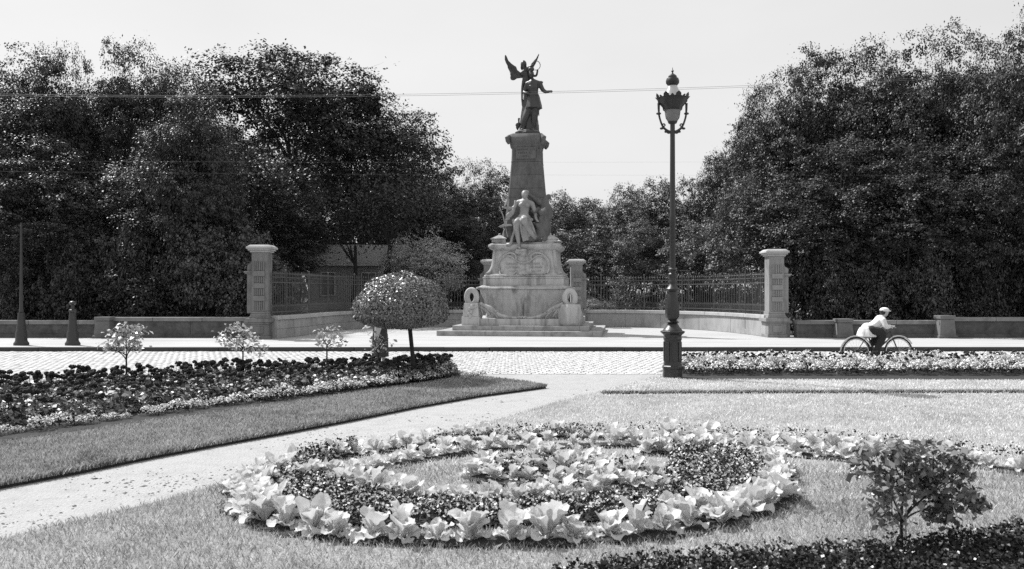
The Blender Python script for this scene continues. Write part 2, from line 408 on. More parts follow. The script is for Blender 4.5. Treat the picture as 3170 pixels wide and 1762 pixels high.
tag(o, 'small dark pebbles and clods scattered on the sandy path', 'gravel', None, 'stuff')

# ------------------------------------------------------------------ scroll shaped bed in the lawn
def GL(pts): return [Vector((*G(*p, .02), 0)) for p in pts]
ROWS = {
 'outer back row of the scroll bed': (GL([(735, 1530), (790, 1484), (910, 1446), (1060, 1412), (1250, 1386), (1450, 1366), (1700, 1354), (2000, 1360), (2300, 1374), (2600, 1396), (2900, 1428), (3200, 1466)]), .20, .86),
 'inner back row of the scroll bed': (GL([(960, 1492), (1040, 1474), (1130, 1456), (1357, 1412), (1610, 1386), (1900, 1379), (2150, 1386), (2420, 1404), (2650, 1424)]), .22, .82),
 'row along the inner grass crescent': (GL([(1000, 1478), (1100, 1512), (1256, 1540), (1433, 1556), (1610, 1552), (1800, 1536), (1930, 1520)]), .19, .78),
 'front row of the scroll bed': (GL([(735, 1556), (765, 1590), (830, 1618), (920, 1640), (1030, 1656), (1200, 1668), (1330, 1674), (1500, 1677), (1690, 1675), (1840, 1668), (1996, 1656), (2148, 1632), (2274, 1604), (2375, 1568), (2440, 1520)]), .215, .98),
 'left lobe of the scroll bed': (GL([(860, 1476), (800, 1505), (775, 1535), (800, 1562), (850, 1580)]), .19, .9),
 'second front row of the scroll bed': (GL([(800, 1560), (850, 1588), (920, 1606)]), .20, .85),
 'right hand turn of the scroll bed': (GL([(2430, 1492), (2400, 1456), (2324, 1420), (2223, 1402), (2097, 1398), (1980, 1404)]), .19, .82),
 'inner right turn of the scroll bed': (GL([(2110, 1608), (2220, 1578), (2330, 1540), (2390, 1500)]), .20, .8),
 'middle cluster of the scroll bed': (GL([(1470, 1478), (1560, 1490), (1700, 1494), (1850, 1494), (1950, 1506), (2050, 1520), (2110, 1500)]), .17, .78),
 'heart of the middle cluster': (GL([(1490, 1462), (1620, 1460), (1760, 1459), (1880, 1464), (1990, 1480), (2060, 1486)]), .17, .8),
 'back of the middle cluster': (GL([(1480, 1446), (1600, 1430), (1750, 1424), (1900, 1432)]), .19, .74),
}
FILL = [[G(*p) for p in q] for q in (
 [(870, 1480), (980, 1440), (1010, 1512), (1130, 1545), (1260, 1572), (1600, 1586), (1850, 1570), (2080, 1545), (2110, 1595), (1900, 1628), (1500, 1645), (1100, 1640), (930, 1606), (850, 1560)],
 [(2080, 1415), (2250, 1420), (2370, 1470), (2350, 1530), (2250, 1562), (2110, 1575), (2060, 1510)],
 [(1520, 1446), (1750, 1440), (1960, 1452), (2060, 1490), (1900, 1478), (1500, 1470)],
 [(1860, 1352), (2300, 1358), (2700, 1385), (3170, 1430), (3170, 1442), (2700, 1400), (2300, 1372), (1860, 1362)],
 [(1330, 1376), (1600, 1352), (1860, 1350), (1860, 1366), (1600, 1368), (1330, 1392)],
 [(900, 1440), (960, 1425), (1100, 1396), (1110, 1412), (980, 1442), (910, 1466)])]
# soil below the rows
sm = []
for nm, (ln, st, sc) in ROWS.items():
    P = resample(smooth_line(ln), .07); hw = .135
    L_, R_ = [], []
    for i, p in enumerate(P):
        d = (P[min(i + 1, len(P) - 1)] - P[max(i - 1, 0)]).normalized(); q = Vector((-d.y, d.x, 0))
        e = hw * (1 + .3 * random.uniform(-1, 1)); L_.append(p + q * e); R_.append(p - q * e)
    sm.append((L_, R_))
bs = MB(); zz = .026
for L_, R_ in sm:
    vs = [(p.x, p.y, zz) for p in L_ + R_]; n = len(L_); bs.add(vs, [(i, i + n, i + n + 1, i + 1) for i in range(n - 1)]); zz += .0015
for k, q in enumerate(FILL[:3]): bs.add([(x, y, zz + k * .0015) for x, y in q], [tuple(range(len(q)))])
o = bs.build('bed_soil', M_SOIL); o['kind'] = 'structure'

# grass blades on the lawns
holes = FILL[:2]
def grass_pts(poly, n, y0, y1):
    P = rand_in(poly, n, y0=y0, y1=y1, holes=holes)
    for L_, R_ in sm:                                     # keep the beds clear
        hole = [(a.x * .82 + b.x * .18, a.y * .82 + b.y * .18) for a, b in zip(L_, R_)] + [(b.x * .82 + a.x * .18, b.y * .82 + a.y * .18) for a, b in reversed(list(zip(L_, R_)))]
        P = P[~in_poly(P, hole)]
    return P
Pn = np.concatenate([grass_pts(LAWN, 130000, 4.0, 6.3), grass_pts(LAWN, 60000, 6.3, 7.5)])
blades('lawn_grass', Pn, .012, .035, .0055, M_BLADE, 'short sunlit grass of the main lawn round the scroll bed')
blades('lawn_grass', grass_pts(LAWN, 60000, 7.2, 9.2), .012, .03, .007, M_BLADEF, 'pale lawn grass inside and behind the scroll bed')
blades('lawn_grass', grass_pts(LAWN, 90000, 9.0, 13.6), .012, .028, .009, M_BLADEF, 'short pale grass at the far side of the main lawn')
BEDL = [G(*p, .06) for p in [(-500, 1440), (0, 1368), (324, 1322), (601, 1285), (900, 1243), (1094, 1216), (1288, 1189), (1405, 1170), (1440, 1160), (1430, 1152), (1000, 1174), (600, 1192), (0, 1228), (-500, 1264)]]
holes = [BEDL]
P = rand_in(STRIP_L, 260000, y0=6, y1=16, holes=holes)
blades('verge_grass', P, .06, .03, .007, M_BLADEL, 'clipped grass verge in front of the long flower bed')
BEDR = [G(*p, .06) for p in [(2110, 1176), (2500, 1177), (3400, 1179), (3600, 1179), (3600, 1140), (2110, 1141)]]
holes = [BEDR]
P = rand_in(STRIP_R, 120000, y0=12, y1=17, holes=holes)
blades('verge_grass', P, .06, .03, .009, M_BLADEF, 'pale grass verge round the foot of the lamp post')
for q in (BEDL, BEDR):
    sheet('bed_soil', q, .066, M_SOIL)
# ragged turf along the cut edges
def edge_tufts(line, n, z, m, label):
    ln = resample([Vector((x, y, 0)) for x, y in line], .02); idx = rng.integers(0, len(ln), n)
    P = np.array([[ln[i].x, ln[i].y] for i in idx]) + rng.normal(0, .014, (n, 2))
    blades('edge_grass', P, z, .045, .008, m, label)
edge_tufts(STRIP_L[:11], 14000, .03, M_BLADEL, 'ragged grass along the cut edge of the left verge')
edge_tufts(STRIP_R[:5], 7000, .03, M_BLADE, 'ragged grass along the cut edge of the right verge')

def broad_leaf(seed, L=.235, W=.10, bend=.9, a0=1.15):
    """one paddle shaped leaf with a raised rib, growing along +x from the origin and bending down"""
    g = random.Random(seed); n = 9; prof = [.13, .16, .26, .46, .72, .93, 1.04, 1.05, .88, .46]; vs = []; ang = a0; x = z = 0
    sw = g.uniform(-.25, .25); y0 = 0
    for i in range(n + 1):
        t = i / n; wd = W / 2 * prof[i]; rip = .30 * wd * math.sin(i * 2.0 + g.uniform(0, 2))
        nx, nz = -math.sin(ang), math.cos(ang); cup = wd * .45
        for k, s in enumerate((-1, -.5, 0, .5, 1)):
            e = wd * s * (1 + .20 * g.uniform(-1, 1) * (abs(s) == 1)); up = cup * s * s + (rip + .17 * wd * g.uniform(-1, 1)) * abs(s) - (0.06 * wd if k == 2 else 0)
            vs.append((x + nx * up, y0 + e, z + nz * up))
        d = L / n; x += math.cos(ang) * d; z += math.sin(ang) * d; y0 += sw * d * t; ang -= bend / n * (1.5 * t + .3)
    fs = [(i * 5 + k, i * 5 + k + 1, (i + 1) * 5 + k + 1, (i + 1) * 5 + k) for i in range(n) for k in range(4)]
    m = MB().add(vs, fs).mesh('leaf', M_CAB, True); return m
LEAVES = [broad_leaf(1, .23, .105, .8, 1.36), broad_leaf(2, .21, .115, 1.2, 1.12), broad_leaf(3, .18, .095, 1.3, .85), broad_leaf(4, .17, .085, .6, 1.5), broad_leaf(5, .17, .095, 1.6, .55), broad_leaf(6, .235, .085, .5, 1.28), broad_leaf(7, .20, .11, 1.0, 1.2), broad_leaf(8, .22, .10, 1.3, 1.25), broad_leaf(9, .15, .09, 1.9, .7)]
pn = 0
NUM = {}
def num(key, o): NUM.setdefault(key, []).append(o); return o
for nm, (ln, st, sc) in ROWS.items():
    for p in resample(smooth_line(ln), st):
        if abs(p.x) > p.y * .62 + .15: continue
        x, y = p.x + random.uniform(-.035, .035), p.y + random.uniform(-.035, .035); s = sc * random.uniform(.62, 1.1)
        t = empty('broad_leaved_plant', (x, y, .022), random.uniform(0, 6.28), 'pale broad-leaved bedding plant in the ' + nm, 'plant', nm)
        t.scale = (s, s, s); num('pale broad-leaved plant, %s from the left in the ' + nm, t)
        nl = random.randint(15, 21)
        for i in range(nl):
            a = i * 2.4 + random.uniform(-.3, .3); q = i / nl
            me = LEAVES[random.choice((4, 2, 8)) if q < .3 else random.choice((1, 0, 5, 6, 7)) if q < .75 else 3]
            k = random.uniform(.6, 1.2)
            obj('leaf', me, t, (math.cos(a) * .02 * (1 - q), math.sin(a) * .02 * (1 - q), 0), (R(random.uniform(-17, 17)), R(random.uniform(-16, 10)), a), (k, k * random.uniform(.85, 1.2), k))
        pn += 1

def small_leaf_mass(name, poly, n, h, size, z, mA, mB, share, label, up=.5, cat='plants', hh=None):
    P = rand_in(poly, n * 3)[:n]
    k = rng.beta(2.2, 1.3, len(P)); bumps = .75 + .25 * np.sin(P[:, 0] * 23 + np.sin(P[:, 1] * 17)) * np.cos(P[:, 1] * 29)
    C = np.c_[P, z + k * h * bumps]
    V, Fq = leaf_soup(C, size, .75, up)
    mi = (rng.random(len(P)) < share * (k > .55)).astype(int)
    o = obj(name, np_mesh(name, V, Fq, ([mA, mB], mi))); tag(o, label, cat, None, 'stuff'); return o
small_leaf_mass('low_bedding', FILL[0], 11500, .12, .028, .03, M_FILL, M_FILLW, .36, 'dense dark small-leaved bedding with pale flecks in the front band of the scroll')
small_leaf_mass('low_bedding', FILL[1], 8000, .16, .028, .03, M_FILL, M_FILLW, .36, 'dense dark small-leaved bedding at the right turn of the scroll')
small_leaf_mass('low_bedding', FILL[2], 1100, .13, .028, .03, M_FILL, M_FILLW, .3, 'dark small-leaved bedding in the middle cluster of the scroll')
small_leaf_mass('low_bedding', FILL[3], 2300, .17, .026, .03, M_FILL, M_FILLW, .12, 'dark small-leaved bedding behind the right part of the back row')
small_leaf_mass('low_bedding', FILL[4], 1300, .15, .026, .03, M_FILL, M_FILLW, .12, 'dark small-leaved bedding behind the middle of the back row')
small_leaf_mass('low_bedding', FILL[5], 1500, .16, .026, .03, M_FILL, M_FILLW, .2, 'dark small-leaved bedding behind the left part of the back row')
# dark planting in the near right corner
NEAR = [G(*p) for p in [(1720, 1810), (1850, 1788), (1960, 1770), (2080, 1768), (2250, 1748), (2500, 1738), (2750, 1722), (3000, 1685), (3300, 1640), (3500, 1900), (1620, 1900)]]
sheet('bed_soil', NEAR, .030, M_SOIL)
small_leaf_mass('near_bedding', NEAR, 17000, .125, .026, .03, M_FILL, M_FILLW, .05, 'dark low bedding with pale flecks along the near right edge', cat='plants')

# ------------------------------------------------------------------ the long beds: plant prototypes and copies
def clump(n, r, h, size, mA, up=.6, mB=None, share=0, dome=True, seed=0, name='foliage', W=.7):
    g = np.random.default_rng(seed)
    a = g.uniform(0, 2 * np.pi, n); q = np.sqrt(g.random(n)); zt = np.sqrt(np.maximum(0, 1 - q ** 2)) if dome else 1 - q * .25
    k = g.beta(4, 1.2, n)
    C = np.c_[r * q * np.cos(a), r * q * np.sin(a), .02 + h * zt * k]
    O = unit(np.c_[np.cos(a) * q, np.sin(a) * q, zt * .8])
    V, Fq = leaf_soup(C, size, W, up, O, .5, g, fold=.12)
    if mB and share < 0: return np_mesh(name, V, Fq, ([mA, mB], ((C[:, 2] < h * .52 + g.normal(0, .02, n)) | (g.random(n) < .1)).astype(int)))  # lower leaves dark: shade in the gaps below put into the colour
    if mB: return np_mesh(name, V, Fq, ([mA, mB], (g.random(n) < share).astype(int)))
    return np_mesh(name, V, Fq, mA)
def head_mesh(seed):
    g = random.Random(seed); mb = MB()
    for i in range(16):
        a = g.uniform(0, 6.28); ph = math.acos(g.uniform(-.5, 1)); d = .021
        mb.ball((d * math.sin(ph) * math.cos(a), d * math.sin(ph) * math.sin(a), d * math.cos(ph) * .8), .013, 6, 4)
    return mb.mesh('flower_head', M_GERH)
HEADS = [head_mesh(i) for i in range(3)]
STEM = MB().tube([(0, 0, -.16), (0, 0, 0)], .003, 4).mesh('flower_stem', M_FILL)
GER = [clump(95, .17, .24, .072, M_GERL, 1.1, seed=i) for i in range(4)]
EDG = [clump(210, .185, .175, .038, M_EDGE, .8, M_FILL, -1, seed=10 + i) for i in range(3)]
MND = [clump(340, .185, .21, .036, M_MOUND, .8, M_FILL, -1, seed=20 + i) for i in range(3)]
def ger(x, y, z, s, label, group, heads=6):
    t = empty('bedding_plant', (x, y, z), random.uniform(0, 6.28), label, 'flowering plant', group); t.scale = (s, s, s)
    obj('foliage', random.choice(GER), t)
    for i in range(heads):
        a = random.uniform(0, 6.28); q = random.uniform(0, .14); hz = random.uniform(.25, .34)
        k = random.uniform(.8, 1.5)
        h = obj('flower_head', random.choice(HEADS), t, (q * math.cos(a), q * math.sin(a), hz), (0, 0, a), (k, k, k))
        obj('flower_stem', STEM, h)
    return t
def lerp_line(A, B, t):      # point at share t along polyline A
    return A
front = [Vector((*G(*p, .06), 0)) for p in [(-260, 1400), (0, 1366), (324, 1320), (601, 1283), (900, 1241), (1094, 1214), (1288, 1187), (1400, 1169)]]
back = [Vector((*G(*p, .06), 0)) for p in [(-260, 1250), (0, 1230), (324, 1210), (601, 1194), (900, 1181), (1094, 1171), (1288, 1160), (1400, 1153)]]
def along(line, t):
    L = [(b - a).length for a, b in zip(line, line[1:])]; d = t * sum(L)
    for i, l in enumerate(L):
        if d <= l: return line[i] + (line[i + 1] - line[i]) * (d / l)
        d -= l
    return line[-1].copy()
NR = 5; cnt = 0
for r in range(NR):
    k = .24 + .74 * r / (NR - 1)
    for i in range(46):
        t = (i + .5 * (r % 2) + random.uniform(-.2, .2)) / 46
        if t < 0 or t > 1: continue
        p = along(front, t).lerp(along(back, t), k)
        if abs(p.x) > p.y * .63 + .1: continue
        num('dark-headed bedding plant, %s from the left in the ' + ('front', 'second', 'middle', 'fourth', 'back')[r] + ' row of the left bed', ger(p.x, p.y, .06, random.uniform(.85, 1.2), 'x', 'dark-headed plants of the left bed', (2, 2, 3, 5, 8)[r]))
for r in range(2):
    for i in range(62):
        p = along(front, (i + random.uniform(-.2, .2)) / 62).lerp(along(back, i / 62), .10 + .13 * r)
        if abs(p.x) > p.y * .63 + .1 or random.random() < (.30 if r else .10): continue
        p = p + Vector((random.uniform(-.06, .06), random.uniform(-.07, .09), 0)); s = random.uniform(.45, 1.2) * (.75 if p.x < -3.5 else 1.0)
        o = obj('edging_plant', random.choice(EDG), None, (p.x, p.y, .06), (0, 0, random.uniform(0, 6)), (s, s, s))
        tag(o, 'x', 'plant', 'pale edging of the left bed'); num('small pale plant, %s from the left in the ' + ('outer', 'inner')[r] + ' edging of the left bed', o)
for i in range(3):                                        # last low plants at the tip
    x, y = G(1440 + i * 24, 1172 - i * 4, .06)
    tag(obj('edging_plant', EDG[i % 3], None, (x, y, .06), (0, 0, i), (.6, .6, .6)), 'x', 'plant', 'tip plants of the left bed'); num('tiny plant, %s from the left on the tip of the left bed', bpy.data.objects[-1] if 0 else COL.objects[-1])
# right bed: pale mounds in front, mixed flowers behind
i = 0; x = 3.35
while x < 10.6:
    s = random.uniform(.85, 1.1)
    o = obj('mound_plant', MND[i % 3], None, (x, 15.35 + random.uniform(-.04, .04), .06), (0, 0, random.uniform(0, 6)), (s * 1.4, s * 1.2, s * 1.2))
    tag(o, 'x', 'plant', 'pale mounds of the right bed'); num('pale rounded flower mound, %s from the lamp post in the right bed', o); x += .46 * random.uniform(.92, 1.12); i += 1
for r in range(3):
    for i in range(30):
        x = 3.2 + i * .26 + random.uniform(-.06, .06); y = 15.75 + r * .36 + random.uniform(-.06, .06)
        t = empty('border_plant', (x, y, .06), random.uniform(0, 6.28), 'taller mixed light and dark plant behind the pale mounds', 'flowering plant', 'taller plants of the right bed')
        s = random.uniform(.9, 1.2); t.scale = (s, s, s); num('mixed border plant, %s from the lamp post in the ' + ('front', 'middle', 'back')[r] + ' tall row', t)
        obj('foliage', random.choice(MND if random.random() < .45 else EDG), t, (0, 0, 0), None, (1, 1, 1.5))
        for j in range(4):
            a = random.uniform(0, 6.28); q = random.uniform(0, .13); k = random.uniform(.7, 1.1)
            obj('flower_head', random.choice(HEADS), t, (q * math.cos(a), q * math.sin(a), random.uniform(.26, .34)), (0, 0, a), (k, k, k))

# ------------------------------------------------------------------ little shrubs, topiary, near young tree
def limb(mb, a, b, ra, rb, n=5, k=5, sag=0.0, seed=None):
    g = random.Random(seed if seed is not None else random.random()); a = Vector(a); b = Vector(b); L = (b - a).length; P = []
    off = Vector((g.uniform(-1, 1), g.uniform(-1, 1), g.uniform(-.2, .6))) * L * .12
    for i in range(k + 1):
        t = i / k; P.append(a.lerp(b, t) + off * math.sin(math.pi * t) + Vector((0, 0, sag * math.sin(math.pi * t))))
    mb.tube(P, [ra + (rb - ra) * i / k for i in range(k + 1)], n); return P
def shrub(name, x, y, z, stem_h, clumps, lm, lsize, label, stem_r=.014, per=120, cr=.07, lean=(0, 0), cat='shrub', seed=1, group=None):
    g = np.random.default_rng(seed); t = empty(name, (x, y, z), 0, label, cat, group); mb = MB()
    fork = Vector((lean[0], lean[1], stem_h)); mb.tube([(0, 0, -.02), (lean[0] * .3, 0, stem_h * .5), fork], [stem_r * 1.2, stem_r, stem_r * .85], 7)
    Cs, Os = [], []
    hubs = [fork.lerp(Vector(c), .5) for c in clumps[::max(3, len(clumps) // 6)]]
    for k, hb in enumerate(hubs): limb(mb, fork - Vector((0, 0, stem_h * .04 * k)), hb, stem_r * .7, stem_r * .42, seed=seed + k)
    for c in clumps:
        c = Vector(c); hb = min(hubs, key=lambda h: (h - c).length); limb(mb, hb, c, stem_r * .4, stem_r * .15, seed=seed)
        q = g.normal(size=(per, 3)) * np.r_[cr, cr, cr * .7]; Cs.append(q + np.array(c)); Os.append(unit(q))
    mb.build('stem', M_BARK, t, True)
    V, Fq = leaf_soup(np.concatenate(Cs), lsize, .6, .7, np.concatenate(Os), .3, g, droop=.3, fold=.1)
    obj('foliage', np_mesh('foliage', V, Fq, lm), t); return t
def px_clumps(x0, y0, z0, pts, spread=.12):
    """clump centres from photo pixels at depth y0"""
    o = []
    for u, v in pts:
        q = AT(u, v, y0); o.append((q.x - x0, random.uniform(-spread, spread), q.z - z0))
    return o
for (u, v, pts, lab, per, stem) in (
    (391, 1222, [(330, 1075), (350, 1050), (370, 1030), (390, 1012), (415, 1020), (440, 1030), (430, 1055), (400, 1045), (370, 1060), (345, 1075), (420, 1070), (395, 1080)], 'small standard shrub with glossy pale leaves, leftmost in the long bed', 30, .58),
    (752, 1190, [(690, 1040), (710, 1020), (735, 1010), (755, 1025), (700, 1055), (780, 1045), (795, 1070), (770, 1080), (745, 1060), (720, 1075), (805, 1085)], 'small standard shrub with a spreading crown in front of the left pillar', 30, .60),
    (1012, 1178, [(990, 1040), (1005, 1030), (1030, 1022), (1035, 1040), (1015, 1055), (1065, 1058), (1050, 1062), (992, 1060), (1008, 1070)], 'thin sparse little shrub left of the domed topiary tree', 15, .62),
    (1172, 1174, [(1150, 1040), (1165, 1050), (1155, 1065), (1180, 1060), (1195, 1070), (1200, 1060), (1150, 1085), (1175, 1085), (1168, 1040)], 'small leafy shrub in front of the standing person', 9, .5)):
    x, y = G(u, v, .06)
    shrub('standard_shrub', x, y, .06, stem, px_clumps(x, y, .06, pts), M_SHRUBL, .075, lab, .014, per, .06, seed=int(u))
# near young tree, right
x, y = G(2790, 1712)
pts = [(2790, 1390), (2740, 1400), (2700, 1420), (2680, 1460), (2700, 1500), (2740, 1470), (2790, 1440), (2840, 1400), (2880, 1390), (2920, 1400), (2950, 1430), (2960, 1470), (2900, 1450), (2850, 1470), (2800, 1500), (2850, 1520), (2900, 1510), (2950, 1520), (2980, 1540), (3000, 1555), (2930, 1560), (2920, 1590), (2900, 1550), (2760, 1530), (2720, 1520), (2830, 1430), (2880, 1480), (2730, 1590), (2750, 1600), (2925, 1610)]
shrub('young_tree', x, y, .03, .17, px_clumps(x, y, .03, pts, .14), M_NEARL, .056, 'leafy young standard tree in the near right bedding', .011, 54, .043, cat='tree', seed=9)
st = MB().tube([(0.0, -.03, -.02), (0.01, -.03, .42)], .005, 6).build('plant_stake', mat('pale wood', .4), None)
st.location = (x + .01, y, .03); tag(st, 'thin pale stake beside the near young tree', 'stake')
# domed topiary tree
tx, ty = G(1283, 1176, .06)
t = empty('topiary_tree', (tx, ty, .06), 0, 'clipped domed topiary tree on a bare trunk in the long bed', 'tree')
MB().tube([(0.0, 0, -.03), (-.02, 0, .3), (-.05, 0, .6), (-.09, 0, 1.0), (-.11, 0, 1.2)], [.055, .04, .036, .038, .045], 10).build('trunk', M_BARK, t, True)
g = np.random.default_rng(5); n = 19000; d = unit(g.normal(size=(n, 3))); d[:, 2] = np.where(d[:, 2] < 0, d[:, 2] * .34, d[:, 2])
rr = g.beta(14, 1, n)[:, None] * (1 + .05 * np.sin(d[:, :1] * 9 + 1) * np.cos(d[:, 1:2] * 8)) + g.normal(0, .014, (n, 1))
cx = (1243 - 1585) / F * ty - tx; C = d * rr * np.r_[.83, .80, .72] + np.r_[cx, 0, 1.13]
V, Fq = leaf_soup(C, .042, .66, .1, unit(d * np.r_[1, 1, 1.2]), 1.3, g, fold=.1)
obj('crown', np_mesh('crown', V, Fq, M_TOPI), t)
mb = MB()
for i in range(26):
    a = i * 2.4; q = random.uniform(.3, .85); limb(mb, (-.11, 0, 1.15), (cx + q * .8 * math.cos(a), q * .75 * math.sin(a), 1.2 + random.uniform(0, .45) * (1.1 - q)), .016, .004)
mb.build('branches', M_BARK, t)

# ------------------------------------------------------------------ exedra walls, coping, pillars, railings
def walk(pts, k=10): return smooth_line([Vector((x, y, 0)) for x, y in pts], k)
def sweep(mb, P, y0, y1, z0, z1, zf0=None):
    """bar along P between side offsets y0..y1 and heights z0..z1"""
    n = len(P); vs = []
    for i, p in enumerate(P):
        d = (P[min(i + 1, n - 1)] - P[max(i - 1, 0)]).normalized(); q = Vector((d.y, -d.x, 0))
        za, zb = (z0(i) if callable(z0) else z0), (z1(i) if callable(z1) else z1)
        for off, z in ((y0, za), (y1, za), (y1, zb), (y0, zb)): vs.append((p.x + q.x * off, p.y + q.y * off, z))
    fs = [(i * 4 + j, i * 4 + (j + 1) % 4, i * 4 + 4 + (j + 1) % 4, i * 4 + 4 + j) for i in range(n - 1) for j in range(4)]
    fs += [(3, 2, 1, 0), tuple(range((n - 1) * 4, n * 4))]; return mb.add(vs, fs)
def stone_wall(name, line, z_top, courses, stone, cope, thick, m, mc, label, over=.06, gap=.006, ztf=None):
    """courses of separate stones with coping stones; the line runs along the front face (front = right side of travel)"""
    t = empty(name, (0, 0, 0), 0, label, 'wall')
    P = resample(line, .1); total = (len(P) - 1)
    core = MB(); sweep(core, P, -thick + .02, -.02, .0, z_top - .13); core.build('wall_core', m, t)
    zc0 = .1
    for c in range(courses):
        h = (z_top - .13 - zc0) / courses; za, zb = zc0 + c * h + gap, zc0 + (c + 1) * h - gap
        i = 0 if c % 2 == 0 else -int(stone * 5)
        while i < total:
            w_ = int(stone * 10 * random.uniform(.8, 1.2)); a, b = max(i, 0), min(i + w_, total)
            if b > a:
                seg = [P[j] for j in range(a, b + 1)]
                d0 = (seg[1] - seg[0]).normalized() * gap; seg[0] = seg[0] + d0; seg[-1] = seg[-1] - (seg[-1] - seg[-2]).normalized() * gap
                e = random.uniform(0, .008); mb = MB(); sweep(mb, seg, -.05, .0 + e, za, zb); mb.build('stone', m, t, bevel=.006)
            i += w_
    i = 0
    while i < total:
        a, b = i, min(i + int(cope * 10), total)
        if total - b < 3: b = total
        seg = [P[j] for j in range(a, b + 1)]; seg[0] = seg[0] + (seg[1] - seg[0]) * .05; seg[-1] = seg[-1] - (seg[-1] - seg[-2]) * .05
        mb = MB(); sweep(mb, seg, -thick - over, over, z_top - .13, z_top + random.uniform(-.002, .002)); mb.build('coping_stone', mc, t, bevel=.015); i = b
    return t
LW = walk([(-7.45, 26.6), (-7.1, 28.6), (-6.9, 31.0), (-6.4, 33.4), (-4.8, 35.2), (-2.8, 35.7), (-1.2, 35.75)])
RW = walk([(2.9, 35.6), (4.6, 35.4), (6.2, 34.3), (7.4, 32.5), (8.05, 30.3), (8.3, 28.2), (8.33, 27.5)])
stone_wall('curved_wall', LW, .82, 2, .62, 1.3, .34, M_WALL, M_COPE, 'low curved stone wall with coping between the left pillar and the monument')
stone_wall('curved_wall', RW, .82, 1, 2.0, 1.5, .34, M_WALL, M_COPE, 'low sunlit curved wall with coping between the monument and the right pillar')

def rail_fence(line, z0, h, label, sp=.125, n_std=6):
    t = empty('railing', (0, 0, 0), 0, label, 'fence')
    pk = MB(); pk.box((0, 0, 0), (.016, .016, h)); pk.loft([(.008, h - .001), (.026, h + .03), (.012, h + .06), (.001, h + .13)])
    pk.loft([(.008, h - .26), (.016, h - .245), (.008, h - .23)])
    pm = pk.mesh('picket', M_FENCE)
    P = resample(line, sp)
    for p in P: obj('picket', pm, t, (p.x, p.y, z0), (0, 0, .4))
    dg = MB(); dg.box((0, 0, 0), (.012, .012, .28)); dg.loft([(.006, .27), (.018, .30), (.001, .37)]); dm = dg.mesh('short_picket', M_FENCE)
    for a, b in zip(P, P[1:]):
        q = (a + b) / 2; obj('short_picket', dm, t, (q.x, q.y, z0), (0, 0, .4))
    for zz in (.10, h - .27, h - .10):
        mb = MB(); sweep(mb, P, -.02, .02, z0 + zz, z0 + zz + .035); mb.build('rail', M_FENCE, t)
    st = max(1, len(P) // n_std)
    for p in P[st // 2::st]:
        m = MB(); m.box((p.x, p.y, z0), (.04, .04, h + .12)); m.ball((p.x, p.y, z0 + h + .15), .035, 8, 5); m.build('standard', M_FENCE, t)
    return t
def offs(P, d):
    o = []
    for i, p in enumerate(P):
        q = (P[min(i + 1, len(P) - 1)] - P[max(i - 1, 0)]).normalized(); o.append(p + Vector((q.y, -q.x, 0)) * d)
    return o
rail_fence(offs(LW, -.17), .82, 1.32, 'iron railing with spear tops on the left curved wall')
rr_ = rail_fence(offs(RW, -.17), .82, 1.32, 'iron railing with spear tops on the right curved wall')
for u, lab in ((2112, 0), (2322, 1)):                     # braced stays with flat caps
    k = min(RW, key=lambda p: abs(1585 + F * p.x / p.y - u) + (0 if p.y > 29 else 999))
    m = MB()
    for dx in (-.13, .13): m.box((k.x + dx + .1, k.y + .3, .3), (.03, .03, 2.1))
    m.box((k.x + .1, k.y + .3, 2.42), (.40, .10, .035)); m.build('stay', M_FENCE, rr_)

def pillar(x, y, s, side, label, z=.10, rz=0.0, m=M_STONE):
    """gate pillar; side=+1 puts the scrolled buttress to the right"""
    t = empty('gate_pillar', (x, y, z), rz, label, 'pillar', 'pillars of the park entrance'); t.scale = (s, s, s)
    b = MB(); b.box((0, 0, 0), (.66, .72, .10)); b.box((0, 0, .10), (.60, .66, .36)); b.box((0, 0, .46), (.66, .72, .06)); b.build('plinth', m, t, bevel=.012)
    MB().box((0, -.34, .17), (.30, .03, .22)).build('plinth_panel', m, t, bevel=.006)
    b = MB(); b.box((side * .36, .04, 0), (.20, .50, .46)); b.box((side * .37, .04, .46), (.26, .56, .10)); b.build('side_plinth', m, t, bevel=.01)
    b = MB(); b.box((0, 0, .52), (.80, .82, .12)); b.box((0, 0, .64), (.64, .66, .07), top=.95); b.box((0, 0, .71), (.58, .60, .08), top=.93); b.box((0, 0, .79), (.55, .57, .06)); b.build('base_moulding', m, t, bevel=.012)
    b = MB(); b.box((0, 0, .85), (.50, .50, 1.84)); b.build('shaft', m, t, bevel=.008)
    fx = side * .02
    for z0, z1 in ((.90, 1.17), (1.35, 1.56), (1.74, 1.93), (2.12, 2.40)):
        for k in range(6): MB().box((fx - .145 + k * .058, -.262, z0), (.033, .04, z1 - z0)).build('flute', m, t, bevel=.006)
    for z0, z1 in ((1.18, 1.34), (1.57, 1.73), (1.94, 2.11)): MB().box((fx, -.262, z0), (.36, .066, z1 - z0)).build('band', m, t, bevel=.008)
    b = MB(); b.box((side * .33, .03, .80), (.18, .40, 1.22)); b.box((side * .35, .03, 2.02), (.26, .46, .035)); b.box((side * .36, .03, 2.055), (.30, .50, .05))
    pr = [(side * .245, 2.105), (side * .245, 2.42), (side * .28, 2.41), (side * .31, 2.34), (side * .40, 2.29), (side * .42, 2.22), (side * .41, 2.105)]
    b.prism(pr, -.16, .22, 'y'); b.build('buttress', m, t, bevel=.01)
    b = MB(); b.box((0, 0, 2.69), (.60, .60, .05)); b.box((0, 0, 2.74), (.70, .70, .05)); b.box((0, 0, 2.79), (.78, .78, .07)); b.box((0, 0, 2.86), (.74, .74, .06), top=.8); b.build('cap', M_COPE, t, bevel=.018)
    return t
